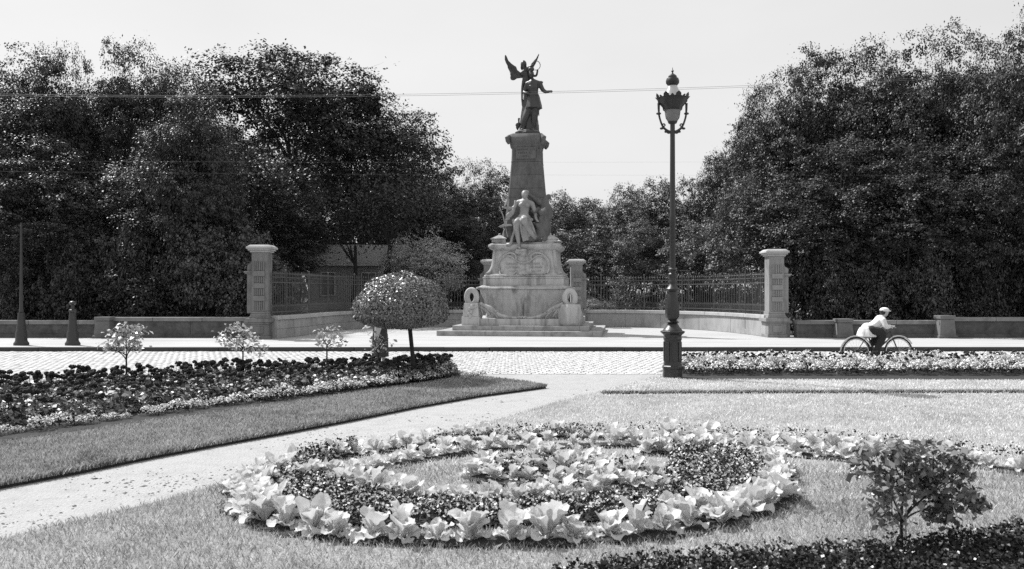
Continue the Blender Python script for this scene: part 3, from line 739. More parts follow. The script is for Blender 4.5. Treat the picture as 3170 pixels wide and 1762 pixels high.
pillar(-7.93, 26.65, 1.015, -1, 'tall stone gate pillar with fluted panels at the left end of the curved wall', m=mat('shaded pillar stone', .17, rough=.9, var=.25, scale=3.5, bump=.3, bscale=45, stains=.45, sscale=1.6, stretch=(1.6, 1.6, .55)))  # darker limestone copy with tree shade put into its colour
pillar(8.62, 27.6, .985, 1, 'tall stone gate pillar, sunlit on its left side, at the right end of the curved wall')
pillar(2.72, 35.55, .98, 1, 'stone gate pillar just behind the right side of the monument')
pillar(-.95, 35.75, .98, -1, 'stone gate pillar almost hidden behind the left side of the monument')

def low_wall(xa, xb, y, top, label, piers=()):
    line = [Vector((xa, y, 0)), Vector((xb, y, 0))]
    t = stone_wall('low_wall', line, top, 1, 2.6, 1.6, .3, M_WALLD, mat('shaded coping', .2, var=.3, stains=.4), label)  # coping tone lowered, tree shade put into the colour
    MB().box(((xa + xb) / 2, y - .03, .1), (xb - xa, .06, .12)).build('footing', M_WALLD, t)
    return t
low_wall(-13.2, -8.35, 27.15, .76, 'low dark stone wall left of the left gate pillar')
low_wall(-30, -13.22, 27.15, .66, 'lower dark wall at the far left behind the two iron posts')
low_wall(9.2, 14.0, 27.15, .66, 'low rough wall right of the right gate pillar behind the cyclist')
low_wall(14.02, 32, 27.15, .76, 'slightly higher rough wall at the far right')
def pier(x, top, label):
    b = MB(); b.loft([(.30, 0), (.30, .08), (.26, .09), (.235, top - .26), (.22, top - .12)], yk=.9); b.box((0, 0, top - .12), (.50, .46, .12))
    o = b.build('wall_pier', mat('pier stone', .14, var=.3, stains=.4), None, bevel=.02); o.location = (x, 27.0, .1); tag(o, label, 'pier')  # tree shade put into the pier stone's tone
pier((2610 - 1585) / F * 27, .62, 'stubby tapered stone pier on the low wall behind the cyclist')
pier((2924 - 1585) / F * 27, .73, 'stubby tapered stone pier where the right wall steps up')
pier((325 - 1585) / F * 27, .68, 'stubby stone pier where the left wall steps down')

# dark posts on the left pavement
def iron_post(u, h, label, r=.05):
    Y = 23.3; x = (u - 1585) / F * Y
    t = empty('iron_post', (x, Y, .10), 0, label, 'post')
    MB().lathe([(.20, 0), (.20, .06), (.17, .10), (.155, .14), (.15, .35), (.12, .42), (.125, .50), (.11, .58), (.09, .9)], 12).build('base', M_IRON, t, True)
    MB().lathe([(r, .9), (r * 1.25, .93), (r * 1.25, .98), (r, 1.0), (r * .75, h * .6), (r * .55, h)], 12).build('pole', M_IRON, t, True)
    return t, x
iron_post(66, 3.4, 'taller dark iron post at the far left of the pavement')
pt, px_ = iron_post(225, 1.15, 'short dark cast iron post on the left pavement', .08)
MB().ball((0, 0, 1.17), (.10, .10, .06), 10, 6).build('knob', M_IRON, pt, True)

# ------------------------------------------------------------------ the monument
mon = empty('monument', (.57, 30.7, .10), R(-7.5), 'tall stone monument with tapering shaft, carved pedestal and corner wreaths', 'monument')
def step(h0, h1, half, m, n=3):
    """one step of separate slabs round a core"""
    MB().box((0, 0, h0), (half * 2 - .3, half * 2 - .3, h1 - h0 - .004)).build('step_core', m, mon)
    for sx_, sy_, rot in ((0, -1, 0), (1, 0, 90), (0, 1, 180), (-1, 0, 270)):
        c, s_ = math.cos(R(rot)), math.sin(R(rot)); cuts = [-half] + sorted(random.uniform(-.22, .22) * half + (i / n * 2 - 1) * half for i in range(1, n)) + [half - .32]
        for a, b in zip(cuts, cuts[1:]):
            x0, y0 = (a + b) / 2, -half + .16
            MB().box((x0 * c - y0 * s_, x0 * s_ + y0 * c, h0), (b - a - .008, .32, h1 - h0), R(rot)).build('step_slab', m, mon, bevel=.008)
step(0, .17, 2.78, M_STEP); step(.17, .33, 2.33, M_STEP)
MB().box((0, 0, .33), (4.04, 4.04, .23)).build('plinth', M_MON, mon, bevel=.012)
# body with concave flanks
MB().loft([(1.36, .56), (1.33, .75), (1.34, .95), (1.40, 1.2), (1.50, 1.45), (1.53, 1.56)], ch=.06).build('lower_body', M_MON, mon, bevel=.01)
MB().box((0, -1.352, .60), (.005, .04, .5)).build('body_joint', M_SOIL, mon)
MB().loft([(1.53, 1.56), (1.64, 1.585), (1.64, 1.64), (1.56, 1.66), (1.45, 1.715)], ch=.04).build('ledge', M_MON, mon, bevel=.008)
MB().box((0, 0, 1.715), (2.84, 2.84, .235)).build('band_course', M_MON, mon, bevel=.01)
MB().loft([(1.42, 1.95), (1.44, 1.97), (1.44, 2.0), (1.38, 2.02), (1.40, 2.04), (1.38, 2.075), (1.33, 2.09)], ch=.05).build('moulding', M_MON, mon)
DIE = [(1.31, 2.09), (1.23, 2.16), (1.17, 2.27), (1.125, 2.42), (1.10, 2.6), (1.085, 2.8), (1.08, 2.96)]
MB().loft(DIE, ch=.07).build('die', M_MON, mon)
for sx_ in (-1, 1):                                        # scroll ribs at the die's corners
    for sy_ in (-1, 1):
        MB().tube([(sx_ * (h - .02), sy_ * (h - .02), z) for h, z in DIE], [.09, .08, .07, .065, .06, .06, .06], 8).build('corner_scroll', M_MON, mon, True)
MB().loft([(1.08, 2.95), (1.16, 2.97), (1.24, 3.02), (1.28, 3.09), (1.27, 3.15), (1.20, 3.19), (1.14, 3.21), (1.12, 3.24)], ch=.10).build('cornice', M_MON, mon, True)
for sx_ in (-1, 1):
    for sy_ in (-1, 1):
        b = MB(); c = (sx_ * .90, sy_ * .88); b.box((*c, 3.24), (.50, .50, .10)); b.box((*c, 3.34), (.58, .58, .04)); b.box((*c, 3.38), (.54, .54, .13), top=.12); b.ball((*c, 3.53), (.05, .05, .04), 8, 5)
        b.build('corner_cap', M_MON, mon, bevel=.008)
SH = [(.98, 3.24), (.86, 3.45), (.78, 3.75), (.73, 4.1), (.69, 4.5), (.655, 4.85)]
MB().loft(SH, ch=.12).build('shaft_base', M_STONED, mon)
for a, b in (((.655, 4.852), (.615, 5.20)), ((.615, 5.206), (.575, 5.68)), ((.575, 5.686), (.535, 6.16))):
    MB().loft([(a[0], a[1]), (b[0], b[1])], ch=.08).build('shaft_drum', M_STONED, mon, bevel=.006)
MB().loft([(.545, 6.166), (.53, 6.22), (.52, 6.5), (.52, 6.62)], ch=.08).build('shaft_neck', M_STONED, mon)
MB().loft([(.52, 6.62), (.53, 6.72), (.56, 6.80), (.63, 6.88), (.66, 6.96), (.655, 7.04), (.61, 7.12), (.58, 7.18), (.50, 7.19)], ch=.22).build('capital', M_STONED, mon, True)
for sx_ in (-1, 1): 
    for sy_ in (-1, 1): MB().tube([(sx_ * .60, sy_ * .60, 6.80), (sx_ * .64, sy_ * .64, 6.90), (sx_ * .66, sy_ * .66, 7.0), (sx_ * .58, sy_ * .58, 7.1)], [.05, .08, .09, .05], 8).build('capital_volute', M_STONED, mon, True)
# raised tablet and worn lettering on the neck and shields on the die
MB().box((0, -.545, 6.26), (.72, .05, .42)).build('name_tablet', M_STONED, mon, bevel=.01)
def worn_text(rows, xw, z0, dz, y, h, m, fixed_tilt=0.0):
    mb = MB(); g = random.Random(4)
    for r, (a, b) in enumerate(rows):
        x = a
        while x < b:
            z = z0 - r * dz; k = g.random(); w_ = h * .55
            if k < .85:
                mb.box((x, y(z), z), (h * .14, .012, h))
                if k < .5: mb.box((x + w_ * .7, y(z), z), (h * .14, .012, h))
                if k < .3: mb.box((x + w_ * .35, y(z), z + h * .42), (w_ * .7, .010, h * .14))
                if .3 < k < .7: mb.box((x + w_ * .35, y(z), z + h * .84), (w_ * .7, .010, h * .14))
                if k > .6: mb.box((x + w_ * .35, y(z), z), (w_ * .7, .010, h * .14))
            x += w_ * 1.7
    return mb
worn_text([(-.30, .30), (-.26, .26), (-.18, .2)], 0, 6.56, .12, lambda z: -.572, .07, M_STONED).build('worn_lettering', mat('worn letters', .08), mon)
# cartouche on the front of the die
def die_y(z):
    for (h0, z0), (h1, z1) in zip(DIE, DIE[1:]):
        if z <= z1: return -(h0 + (h1 - h0) * (z - z0) / (z1 - z0))
    return -DIE[-1][0]
K = .00107
def CP(x, y, o=0.0):
    z = 2.95 - y * K * .96; return Vector(((x - 1270) * K, die_y(z) - .02 - o, z))
outl = [(1000, 790), (860, 850), (700, 870), (520, 840), (470, 700), (440, 520), (470, 350), (560, 240), (700, 190), (850, 215), (950, 310), (1100, 400), (1270, 440), (1420, 400), (1560, 300), (1680, 210), (1820, 190), (1960, 250), (2050, 380), (2080, 520), (2060, 680), (1980, 790), (1800, 820), (1600, 800), (1470, 830)]
oc = smooth_line([CP(*p, .02) for p in outl], 4)
MB().tube(oc, .030, 7).build('cartouche_frame', M_MON, mon, True)
for sgn, q in ((-1, [(1000, 330), (1010, 200), (930, 110), (800, 90), (680, 130), (560, 220)]), (1, [(1520, 330), (1500, 200), (1600, 110), (1740, 90), (1860, 130), (1980, 220), (2090, 400), (2110, 600), (2050, 800)])):
    MB().tube(smooth_line([CP(*p, .03) for p in q], 4), .035, 7).build('cartouche_scroll', M_MON, mon, True)
MB().tube(smooth_line([CP(*p, .03) for p in [(950, 800), (1040, 740), (1060, 830), (960, 900)]], 4), .025, 6).build('cartouche_curl', M_MON, mon, True)
for i in range(7):
    a = R(-70 + i * 23); c = CP(1270, 880, .03); MB().ball((c.x + .10 * math.sin(a), c.y - .02, c.z + .04 + .08 * math.cos(a)), (.03, .03, .07), 7, 5, Matrix.Rotation(a, 3, 'Y')).build('palmette_leaf', M_MON, mon, True)
worn_text([(-.62, -.12), (-.62, -.16), (-.56, -.22)], 0, 2.44, .12, lambda z: die_y(z) - .012, .075, M_STONE).build('worn_lettering', mat('worn pale letters', .36), mon)
worn_text([(.16, .66), (.18, .62), (.22, .6)], 0, 2.44, .12, lambda z: die_y(z) - .012, .075, M_STONE).build('worn_lettering', mat('worn pale letters', .36), mon)

# corner pedestals with wreaths and draped garlands
def wreath_block(sx_, rough):
    x = -1.74 if sx_ < 0 else 1.66; y = -1.78; t = mon
    if not rough:
        MB().box((x, y, .33), (.62, .62, .30)).build('corner_plinth', M_MON, t, bevel=.01)
        MB().box((x, y, .63), (.56, .56, .47), top=.84).build('corner_block', M_MON, t, bevel=.01)
    else:
        MB().lathe([(.36, .33), (.42, .42), (.40, .6), (.41, .8), (.38, .95), (.33, 1.06)], 18, (x, y, 0), wob=lambda a, i: 1 + .07 * math.sin(5 * a + i * 1.3)).build('corner_block', M_MON, t, True)
        for i in range(5): MB().tube([(x + .30 + .03 * i, y - .22 + i * .10, .34), (x + .31 + .025 * i, y - .20 + i * .10, .7), (x + .24, y - .1 + i * .05, 1.05)], .04, 6).build('drapery_fold', M_MON, t, True)
    zc = 1.30 if not rough else 1.27; ring = []; n = 22
    mb = MB()
    for i in range(n):
        a = 2 * math.pi * i / n; ring.append((x + .17 * math.cos(a), y - .05 + .10 * math.sin(a) * -.4, zc + .25 * math.sin(a)))
    mb.tube(ring, .10, 8, closed=True)
    for i in range(44):
        a = 2 * math.pi * i / 44 + random.uniform(-.05, .05); e = random.uniform(-.04, .05)
        mb.ball((x + (.19 + e) * math.cos(a), y - .05 - .04 * math.sin(a) - random.uniform(.0, .06), zc + (.25 + e) * math.sin(a)), (.06, .04, .028), 6, 4, Matrix.Rotation(-a + 1.2, 3, 'Y'))
    o = mb.build('wreath', M_MON, t, True)
    for i, (dx, dz) in enumerate(((-.05, -.33), (.03, -.42), (-.02, -.52), (.05, -.60), (.01, -.68))): 
        MB().ball((x + dx * sx_, y - .32, zc + dz + .02), (.055, .03, .075), 7, 5, Matrix.Rotation(random.uniform(-.6, .6), 3, 'Y')).build('laurel_leaf', M_MON, t, True)
    MB().tube([(x - sx_ * .1, y - .08, zc - .25), (x - sx_ * .2, y - .30, zc - .32), (x + sx_ * .05, y - .31, zc - .4)], .035, 6).build('ribbon', M_MON, t, True)
    GP = lambda zx, zy, d: (sx_ * abs((1410 + zx / 11.01 - 1615) * .0111), -1.80 + d, 1.747 - zy * .00101)
    for pts_, r0, r1, d in (([(840, 640), (1010, 745), (1180, 815), (1330, 920), (1380, 985)], .05, .06, -.10), ([(860, 700), (1060, 800), (1190, 920), (1290, 1060)], .035, .045, -.08), ([(850, 740), (1010, 850), (1100, 960), (1180, 1100)], .035, .04, -.05),
        ([(840, 780), (980, 880), (1075, 990), (1070, 1120)], .035, .03, -.03), ([(830, 800), (870, 900), (880, 1010), (850, 1130)], .04, .03, .02), ([(1200, 900), (1330, 1010), (1400, 1080), (1440, 1180)], .03, .035, -.10), ([(1330, 960), (1440, 1060), (1500, 1120), (1540, 1190)], .03, .03, -.08),
        ([(1400, 975), (1520, 1055), (1660, 1100), (1850, 1140), (2100, 1150), (2250, 1130)], .055, .04, -.10), ([(1500, 1100), (1700, 1150), (1950, 1175), (2200, 1160)], .03, .03, -.08)):
        P = smooth_line([GP(x_, y_, d + .02 * k) for k, (x_, y_) in enumerate(pts_)], 5); m_ = len(P)
        MB().tube(P, [1.35 * (r0 + (r1 - r0) * q_ / m_) * (.8 + .35 * math.sin(3.1 * q_ / m_ + .2)) for q_ in range(m_)], 8, flat=.85).build('garland_fold', M_MON, t, True)
wreath_block(-1, False); wreath_block(1, True)
for i in range(6): MB().ball((-.12 + i * .05, -1.86, .60 + .03 * (i % 2)), (.045, .03, .03), 7, 5).build('berry_cluster', M_MON, mon, True)

# ------------------------------------------------------------------ figures: unions of limbs made one surface
def figure(name, caps, m, parent, voxel=.022, smooth=3, loc=None):
    """caps: ('t', pts, radii[, flat]) limb, ('b', centre, radii[, rotY]) ball, ('l', profile, centre, folds) skirt; remeshed to one skin"""
    mb = MB()
    for c in caps:
        if c[0] == 't':
            mb.tube(smooth_line(c[1], 4) if len(c[1]) > 2 else c[1], (list(np.interp(np.linspace(0, 1, (len(c[1]) - 1) * 4 + 1), np.linspace(0, 1, len(c[2])), c[2])) if len(c[1]) > 2 else c[2]), 10, flat=c[3] if len(c) > 3 else 1)
            mb.ball(c[1][0], c[2][0], 10, 6); mb.ball(c[1][-1], c[2][-1], 10, 6)
        elif c[0] == 'b': mb.ball(c[1], c[2], 12, 8, Matrix.Rotation(c[3], 3, 'Y') if len(c) > 3 else None)
        elif c[0] == 'l': mb.lathe(c[1], 28, c[2], wob=c[3] if len(c) > 3 else None)
        elif c[0] == 'p': mb.prism(c[1], c[2], c[3], 'y')
    o = mb.build(name, m, parent)
    md = o.modifiers.new('skin', 'REMESH'); md.mode = 'VOXEL'; md.voxel_size = voxel; md.use_smooth_shade = True
    s_ = o.modifiers.new('smooth', 'SMOOTH'); s_.iterations = smooth; s_.factor = .5
    if loc is not None: o.location = loc
    return o
stat = empty('statue_group', (.57, 30.7, .10), R(-7.5), 'dark bronze winged figure crowning a soldier on top of the monument', 'statue')
q = .00247
def SP(x, y, d=0.0): return ((x - 640) * q, d, 7.33 + (1270 - y) * q)
MB().lathe([(.46, 7.19), (.48, 7.24), (.47, 7.30), (.40, 7.36)], 10, wob=lambda a, i: 1 + .04 * math.sin(3 * a + i)).build('statue_base', M_BRONZE, stat)
folds = lambda k, a0=.07: (lambda a, i: 1 + a0 * math.sin(k * a + i * .6))
figure('soldier', [
    ('t', [SP(672, 915, -.08), SP(610, 1090, -.16), SP(585, 1220, -.12)], [.155, .12, .085]),
    ('t', [SP(760, 915, -.08), SP(742, 1085, -.10), SP(722, 1225, -.06)], [.155, .125, .085]),
    ('t', [SP(590, 1245, -.12), SP(575, 1262, -.34)], [.075, .055]), ('t', [SP(722, 1240, -.06), SP(715, 1262, -.30)], [.08, .055]),
    ('l', [(.30, 7.33 + 330 * q), (.27, 7.33 + 400 * q), (.215, 7.33 + 500 * q), (.19, 7.33 + 535 * q)], SP(735, 1270, -.08)[:2] + (0,), folds(9, .09)),
    ('t', [SP(730, 750, -.08), SP(722, 640, -.10), SP(722, 575, -.08)], [.195, .235, .20], .8),
    ('t', [SP(650, 560, -.06), SP(725, 550, -.08), SP(810, 565, -.06)], [.10, .13, .10]),
    ('t', [SP(712, 540, -.08), SP(703, 480, -.10)], [.085, .075]), ('b', SP(700, 430, -.12), (.105, .125, .15)),
    ('b', SP(700, 440, -.24), (.022, .03, .035)), ('b', SP(700, 475, -.19), (.05, .05, .04)),
    ('t', [SP(825, 570, -.06), SP(868, 660, -.10), SP(915, 702, -.16)], [.095, .08, .065]), ('t', [SP(915, 702, -.16), SP(985, 700, -.20)], [.055, .045]),
    ('b', SP(1000, 702, -.21), (.055, .04, .05)), ('b', SP(835, 548, -.06), (.10, .09, .05)),
    ('t', [SP(640, 570, -.08), SP(600, 680, -.10), SP(612, 712, -.22), SP(650, 722, -.30)], [.095, .075, .06, .05]), ('b', SP(655, 722, -.32), (.06, .05, .05)),
    ('t', [SP(800, 900, .05), SP(805, 1030, .08)], [.035, .02]),
    ('t', [SP(655, 600, -.26), SP(800, 745, -.26)], [.018, .018]), ('t', [SP(655, 745, -.25), SP(735, 748, -.31), SP(815, 745, -.25)], [.022, .022, .022])], M_BRONZE, stat)
figure('soldier_cap', [('l', [(.112, 0), (.118, .05), (.10, .10), (.085, .11)], SP(698, 375, -.11), None), ('b', SP(700, 392, -.22), (.07, .05, .012))], M_BRONZE, stat, .014, 1)
figure('angel', [
    ('b', SP(578, 262, .06), (.115, .13, .155)), ('b', SP(576, 300, .12), (.125, .09, .13)), ('t', [SP(590, 330, .08), SP(600, 400, .10)], [.08, .09]),
    ('t', [SP(555, 400, .10), SP(610, 395, .10), SP(680, 400, .10)], [.08, .12, .09]),
    ('t', [SP(615, 400, .12), SP(625, 560, .16), SP(640, 700, .2)], [.16, .17, .19], .8),
    ('l', [(.36, 7.36), (.34, 7.6), (.30, 7.95), (.25, 8.3), (.21, 8.6), (.17, 8.9)], SP(655, 1270, .16)[:2] + (0,), folds(11, .08)),
    ('t', [SP(585, 420, .1), SP(560, 600, .04), SP(556, 800, .02), SP(568, 935, 0)], [.07, .06, .045, .02], .6),
    ('t', [SP(545, 390, .06), SP(620, 345, -.02), SP(712, 292, -.06)], [.06, .052, .042]), ('b', SP(725, 288, -.06), (.045, .035, .03)),
    ('t', [SP(690, 420, .08), SP(765, 440, .02), SP(790, 375, -.05)], [.055, .045, .038]), ('b', SP(792, 362, -.06), (.03, .035, .04))], M_BRONZE, stat)
def wing(pts, d0, d1, flip):
    w_ = [((x - 640) * q, 7.33 + (1270 - y) * q) for x, y in pts]
    o = MB().prism(w_, d0, d1, 'y').build('wing', M_BRONZE, stat, bevel=.012)
    return o
wing([(290, 108), (305, 98), (322, 130), (345, 185), (390, 232), (430, 262), (462, 282), (478, 330), (520, 365), (580, 395), (585, 450), (530, 450), (470, 455), (440, 475), (412, 482), (380, 470), (372, 440), (378, 415), (370, 390), (384, 366), (350, 325), (335, 295), (330, 262), (305, 215), (290, 170)], .14, .20, 0)
for (x0, y0, x1, y1) in ((300, 110, 350, 290), (330, 170, 400, 340), (370, 230, 440, 380), (420, 270, 480, 410), (360, 330, 420, 460), (400, 400, 440, 470)):
    MB().tube([SP(x0, y0, .13), SP((x0 + x1) / 2 - 6, (y0 + y1) / 2, .125), SP(x1, y1, .13)], [.008, .016, .010], 6).build('feather', M_BRONZE, stat, True)
wing([(798, 96), (804, 108), (785, 165), (768, 205), (750, 245), (725, 285), (700, 335), (655, 380), (640, 330), (655, 295), (690, 240), (730, 195), (765, 160), (785, 125)], .16, .22, 1)
for (x0, y0, x1, y1) in ((790, 120, 720, 250), (770, 160, 690, 290), (745, 200, 668, 320)):
    MB().tube([SP(x0, y0, .15), SP(x1, y1, .15)], [.006, .014], 6).build('feather', M_BRONZE, stat, True)
mb = MB(); C0 = SP(768, 300, -.08)
for i in range(26):
    a = R(-100 + i * 9.6); p = Vector((C0[0] + .155 * math.cos(a), C0[1], C0[2] + .165 * math.sin(a)))
    mb.ball(p, (.030, .016, .012), 6, 4, Matrix.Rotation(-a + (1.9 if i % 2 else 1.1), 3, 'Y'))
mb.tube([(C0[0] + .155 * math.cos(R(a)), C0[1], C0[2] + .165 * math.sin(R(a))) for a in range(-100, 150, 12)], .010, 5)
mb.build('laurel_crown', M_BRONZE, stat)
figure('sword_hilt', [('t', [SP(515, 1078, -.1), SP(512, 1150, -.1)], [.035, .032]), ('b', SP(515, 1080, -.1), (.045, .045, .04)), ('t', [SP(475, 1172, -.1), SP(540, 1160, -.1)], [.035, .03]), ('t', [SP(505, 1160, -.1), SP(495, 1215, -.1), SP(500, 1245, -.1)], [.085, .06, .02])], M_BRONZE, stat, .018, 1)
# seated allegorical figure leaning on the shaft
seat = empty('seated_figure', (.57, 30.7, .10), R(-7.5), 'half draped seated female figure in front of the shaft, left arm stretched out', 'statue')
def S2(x, y, d=0.0): return ((x - 638) * .00167, -1.05 + d, 5.17 - y * .00167)
figure('body', [
    ('b', S2(650, 160, -.02), (.115, .135, .16)), ('b', S2(650, 185, -.15), (.022, .025, .035)), ('b', S2(652, 225, -.10), (.05, .05, .035)),
    ('t', [S2(650, 215, .02), S2(655, 285, .05)], [.075, .085]),
    ('t', [S2(520, 312, .03), S2(650, 305, .02), S2(790, 345, .03)], [.10, .13, .10]),
    ('t', [S2(650, 340, .0), S2(645, 450, -.02), S2(635, 560, -.05), S2(635, 650, -.08)], [.20, .185, .165, .22], .8),
    ('b', S2(575, 385, -.14), .09), ('b', S2(715, 390, -.14), .09),
    ('t', [S2(500, 318, .03), S2(405, 440, .0), S2(310, 440, -.1), S2(235, 428, -.18)], [.09, .075, .06, .045]), ('b', S2(205, 425, -.2), (.06, .045, .04)),
    ('t', [S2(805, 350, .03), S2(870, 540, .05), S2(885, 640, -.02), S2(920, 715, -.12)], [.09, .075, .06, .045]), ('b', S2(935, 725, -.14), (.06, .05, .035)),
    ('t', [S2(580, 680, -.08), S2(520, 755, -.42)], [.17, .13]), ('t', [S2(515, 770, -.42), S2(515, 960, -.36), S2(545, 1200, -.30)], [.125, .105, .06]), ('t', [S2(548, 1230, -.3), S2(575, 1300, -.48)], [.06, .045]),
    ('t', [S2(690, 680, -.08), S2(665, 715, -.45)], [.18, .14]), ('t', [S2(670, 740, -.45), S2(760, 900, -.36), S2(880, 1080, -.28)], [.13, .11, .06])], M_FIG, seat, .024, 3)
figure('hair', [('b', S2(655, 125, .02), (.135, .14, .12)), ('b', S2(690, 92, .05), (.09, .09, .06)), ('t', [S2(608, 150, .03), S2(605, 240, .06)], [.045, .03])], M_FIG, seat, .024, 2)
dr = []
for i in range(7): dr.append(('t', [S2(590 + i * 30, 700 + 8 * (i % 3), -.40 + .03 * i), S2(600 + i * 42, 880, -.46 + .05 * (i % 2) + .02 * i), S2(640 + i * 44, 1150 - 14 * i, -.30 + .03 * i)], [.05, .045, .03]))
for i in range(5): dr.append(('t', [S2(450 + i * 10, 290 + i * 14, -.05), S2(440 - i * 6, 430 + i * 10, -.10), S2(400 - i * 32, 560 + i * 10, -.08), S2(250 + 20 * i, 690 - i * 6, -.05)], [.04, .05, .045, .03]))
dr += [('t', [S2(500, 740, -.34), S2(560, 735, -.42), S2(640, 700, -.36), S2(800, 690, -.12)], [.05, .055, .05, .07]), ('t', [S2(420, 700, -.1), S2(450, 900, -.2), S2(400, 1060, -.2), S2(370, 1200, -.28), S2(300, 1220, -.2)], [.07, .05, .05, .06, .08])]
figure('drapery', dr, M_FIG, seat, .024, 2)
rock = [('t', [S2(640, 980, .40), S2(640, 850, .45), S2(640, 700, .5)], [.5, .46, .40], .75), ('b', S2(760, 1060, .05), (.34, .34, .18)), ('b', S2(1000, 900, .25), (.34, .4, .55)), ('b', S2(1060, 520, .5), (.27, .3, .42)), ('b', S2(1120, 160, .62), (.10, .12, .10)), ('b', S2(1050, 330, .55), (.16, .2, .3)), ('b', S2(330, 830, .2), (.26, .3, .08)), ('b', S2(330, 960, .3), (.28, .3, .25)), ('b', S2(1120, 620, .3), (.09, .1, .14)), ('b', S2(400, 1080, .05), (.14, .2, .16))]
figure('foot_rest', [('b', S2(590, 1335, -.22), (.22, .20, .07)), ('b', S2(640, 1400, -.16), (.12, .14, .10)), ('b', S2(520, 1370, -.16), (.12, .14, .08))], M_MON, seat, .024, 2)
rock += [('t', [S2(700, 130, .08), S2(800, 190, .2), S2(930, 300, .3)], [.05, .07, .12])]
g = random.Random(3)
for i in range(34): rock.append(('b', S2(g.uniform(800, 1130), g.uniform(450, 1090), g.uniform(-.12, .25)), (g.uniform(.06, .13), .12, g.uniform(.06, .16)), g.uniform(-1, 1)))
figure('rock', rock, M_STONED, seat, .03, 3)
MB().tube([S2(120, 405, -.2), S2(200, 600, -.15), S2(290, 1045, -.05)], [.022, .02, .02], 6).build('staff', M_FIG, seat, True)
MB().tube(smooth_line([S2(215, 150, .0), S2(285, 245, -.05), S2(240, 400, -.18)], 4), [.04, .045, .05, .045, .05, .04, .035, .03, .03], 7).build('scroll', M_FIG, seat, True)
MB().prism([(-.90, 3.78), (-.40, 3.80), (-.42, 3.86), (-.70, 3.88)], -1.25, -.8, 'y').build('ledge', M_FIG, seat, bevel=.01)

# ------------------------------------------------------------------ lamp post
lx, ly = G(2082, 1170, .06)
lp = empty('lamp_post', (lx, ly, .06), 0, 'tall ornate cast iron lamp post with crowned lantern at the edge of the lawn', 'lamp post')
o_ = lambda b: .0
MB().lathe([(.175, 0), (.175, .16), (.185, .17), (.185, .21), (.165, .22), (.160, .28), (.155, .66), (.165, .68), (.165, .71), (.155, .72), (.165, .76), (.215, .80), (.22, .825), (.17, .84)], 8).build('pedestal', M_IRON, lp, bevel=.006)
for k in range(8):
    a = 2 * math.pi * k / 8 + math.pi / 8 * 0
    MB().box((.152 * math.cos(a + math.pi / 8 * 0), .152 * math.sin(a), .30), (.012, .075, .34), a).build('pedestal_panel', M_IRON, lp, bevel=.004)
MB().lathe([(.17, .84), (.15, .87), (.12, .90), (.10, .935), (.085, .96), (.10, .97), (.125, .985), (.095, 1.0), (.075, 1.02)], 16).build('base_collar', M_IRON, lp, True)
MB().lathe([(.075, 1.02), (.115, 1.07), (.125, 1.14), (.12, 1.25), (.10, 1.40), (.085, 1.48), (.08, 1.52), (.115, 1.54), (.118, 1.57), (.075, 1.62), (.058, 1.66)], 16, wob=lambda a, i: 1 + (.045 * math.sin(7 * a) if 0 < i < 6 else 0)).build('vase', M_IRON, lp, True)
MB().lathe([(.058, 1.66), (.075, 1.70), (.062, 1.74), (.078, 1.79), (.08, 1.83), (.060, 1.85), (.060, 1.88), (.078, 1.90), (.076, 1.92), (.052, 1.94)], 16).build('ring_moulding', M_IRON, lp, True)
MB().lathe([(.052, 1.94), (.050, 2.72), (.060, 2.74), (.052, 2.78), (.060, 2.82), (.052, 2.86), (.046, 3.5), (.040, 4.72)], 16).build('shaft', M_IRON, lp, True)
MB().lathe([(.040, 4.72), (.055, 4.74), (.040, 4.77), (.075, 4.82), (.085, 4.86), (.06, 4.91), (.03, 4.95), (.03, 4.97), (.065, 5.0), (.075, 5.03), (.04, 5.06), (.015, 5.09), (.02, 5.11), (.006, 5.13)], 12, wob=lambda a, i: 1 + .06 * math.sin(6 * a)).build('finial_boss', M_IRON, lp, True)
ZL = 4.99
# photo: pole head at v 385, glass foot v 383, crown rim v 300, cap 240, tip 210
def LZ(v): return H0 + (VH - v) / F * ly - .06
def LX(du): return du / F * ly
for s_ in (-1, 1):
    P = [(0, 0, LZ(412)), (s_ * LX(18), 0, LZ(404)), (s_ * LX(31), 0, LZ(390)), (s_ * LX(40), 0, LZ(365)), (s_ * LX(42.5), 0, LZ(345)), (s_ * LX(43), 0, LZ(320))]
    MB().tube(smooth_line(P, 4), [.028, .027, .026, .025, .024, .022, .021, .020, .019, .018, .017, .017, .017, .017, .017, .017, .018, .02, .021, .022, .024], 8).build('arm', M_IRON, lp, True)
    MB().lathe([(.022, -.02), (.042, -.01), (.042, .01), (.022, .02)], 10, (s_ * LX(43), 0, LZ(352))).build('arm_knuckle', M_IRON, lp, True)
    MB().tube(smooth_line([(s_ * LX(30), 0, LZ(392)), (s_ * LX(30), 0, LZ(385)), (s_ * LX(26), 0, LZ(384)), (s_ * LX(23), 0, LZ(388)), (s_ * LX(26), 0, LZ(391))], 4), .012, 6).build('arm_scroll', M_IRON, lp, True)
    for du, v in ((20, 408), (12, 411), (34, 398)): MB().ball((s_ * LX(du), 0, LZ(v)), (.035, .02, .022), 7, 5).build('arm_leaf', M_IRON, lp, True)
MB().lathe([(.001, LZ(383)), (LX(8), LZ(382.5)), (LX(14), LZ(377)), (LX(21), LZ(366)), (LX(23.5), LZ(352)), (LX(25), LZ(338))], 24, cap=False).build('glass_bowl', M_GLASS, lp, True)
MB().lathe([(LX(8), LZ(384.5)), (LX(9), LZ(382)), (LX(15), LZ(377)), (LX(12), LZ(383))], 16).build('bowl_foot', M_IRON, lp, True)
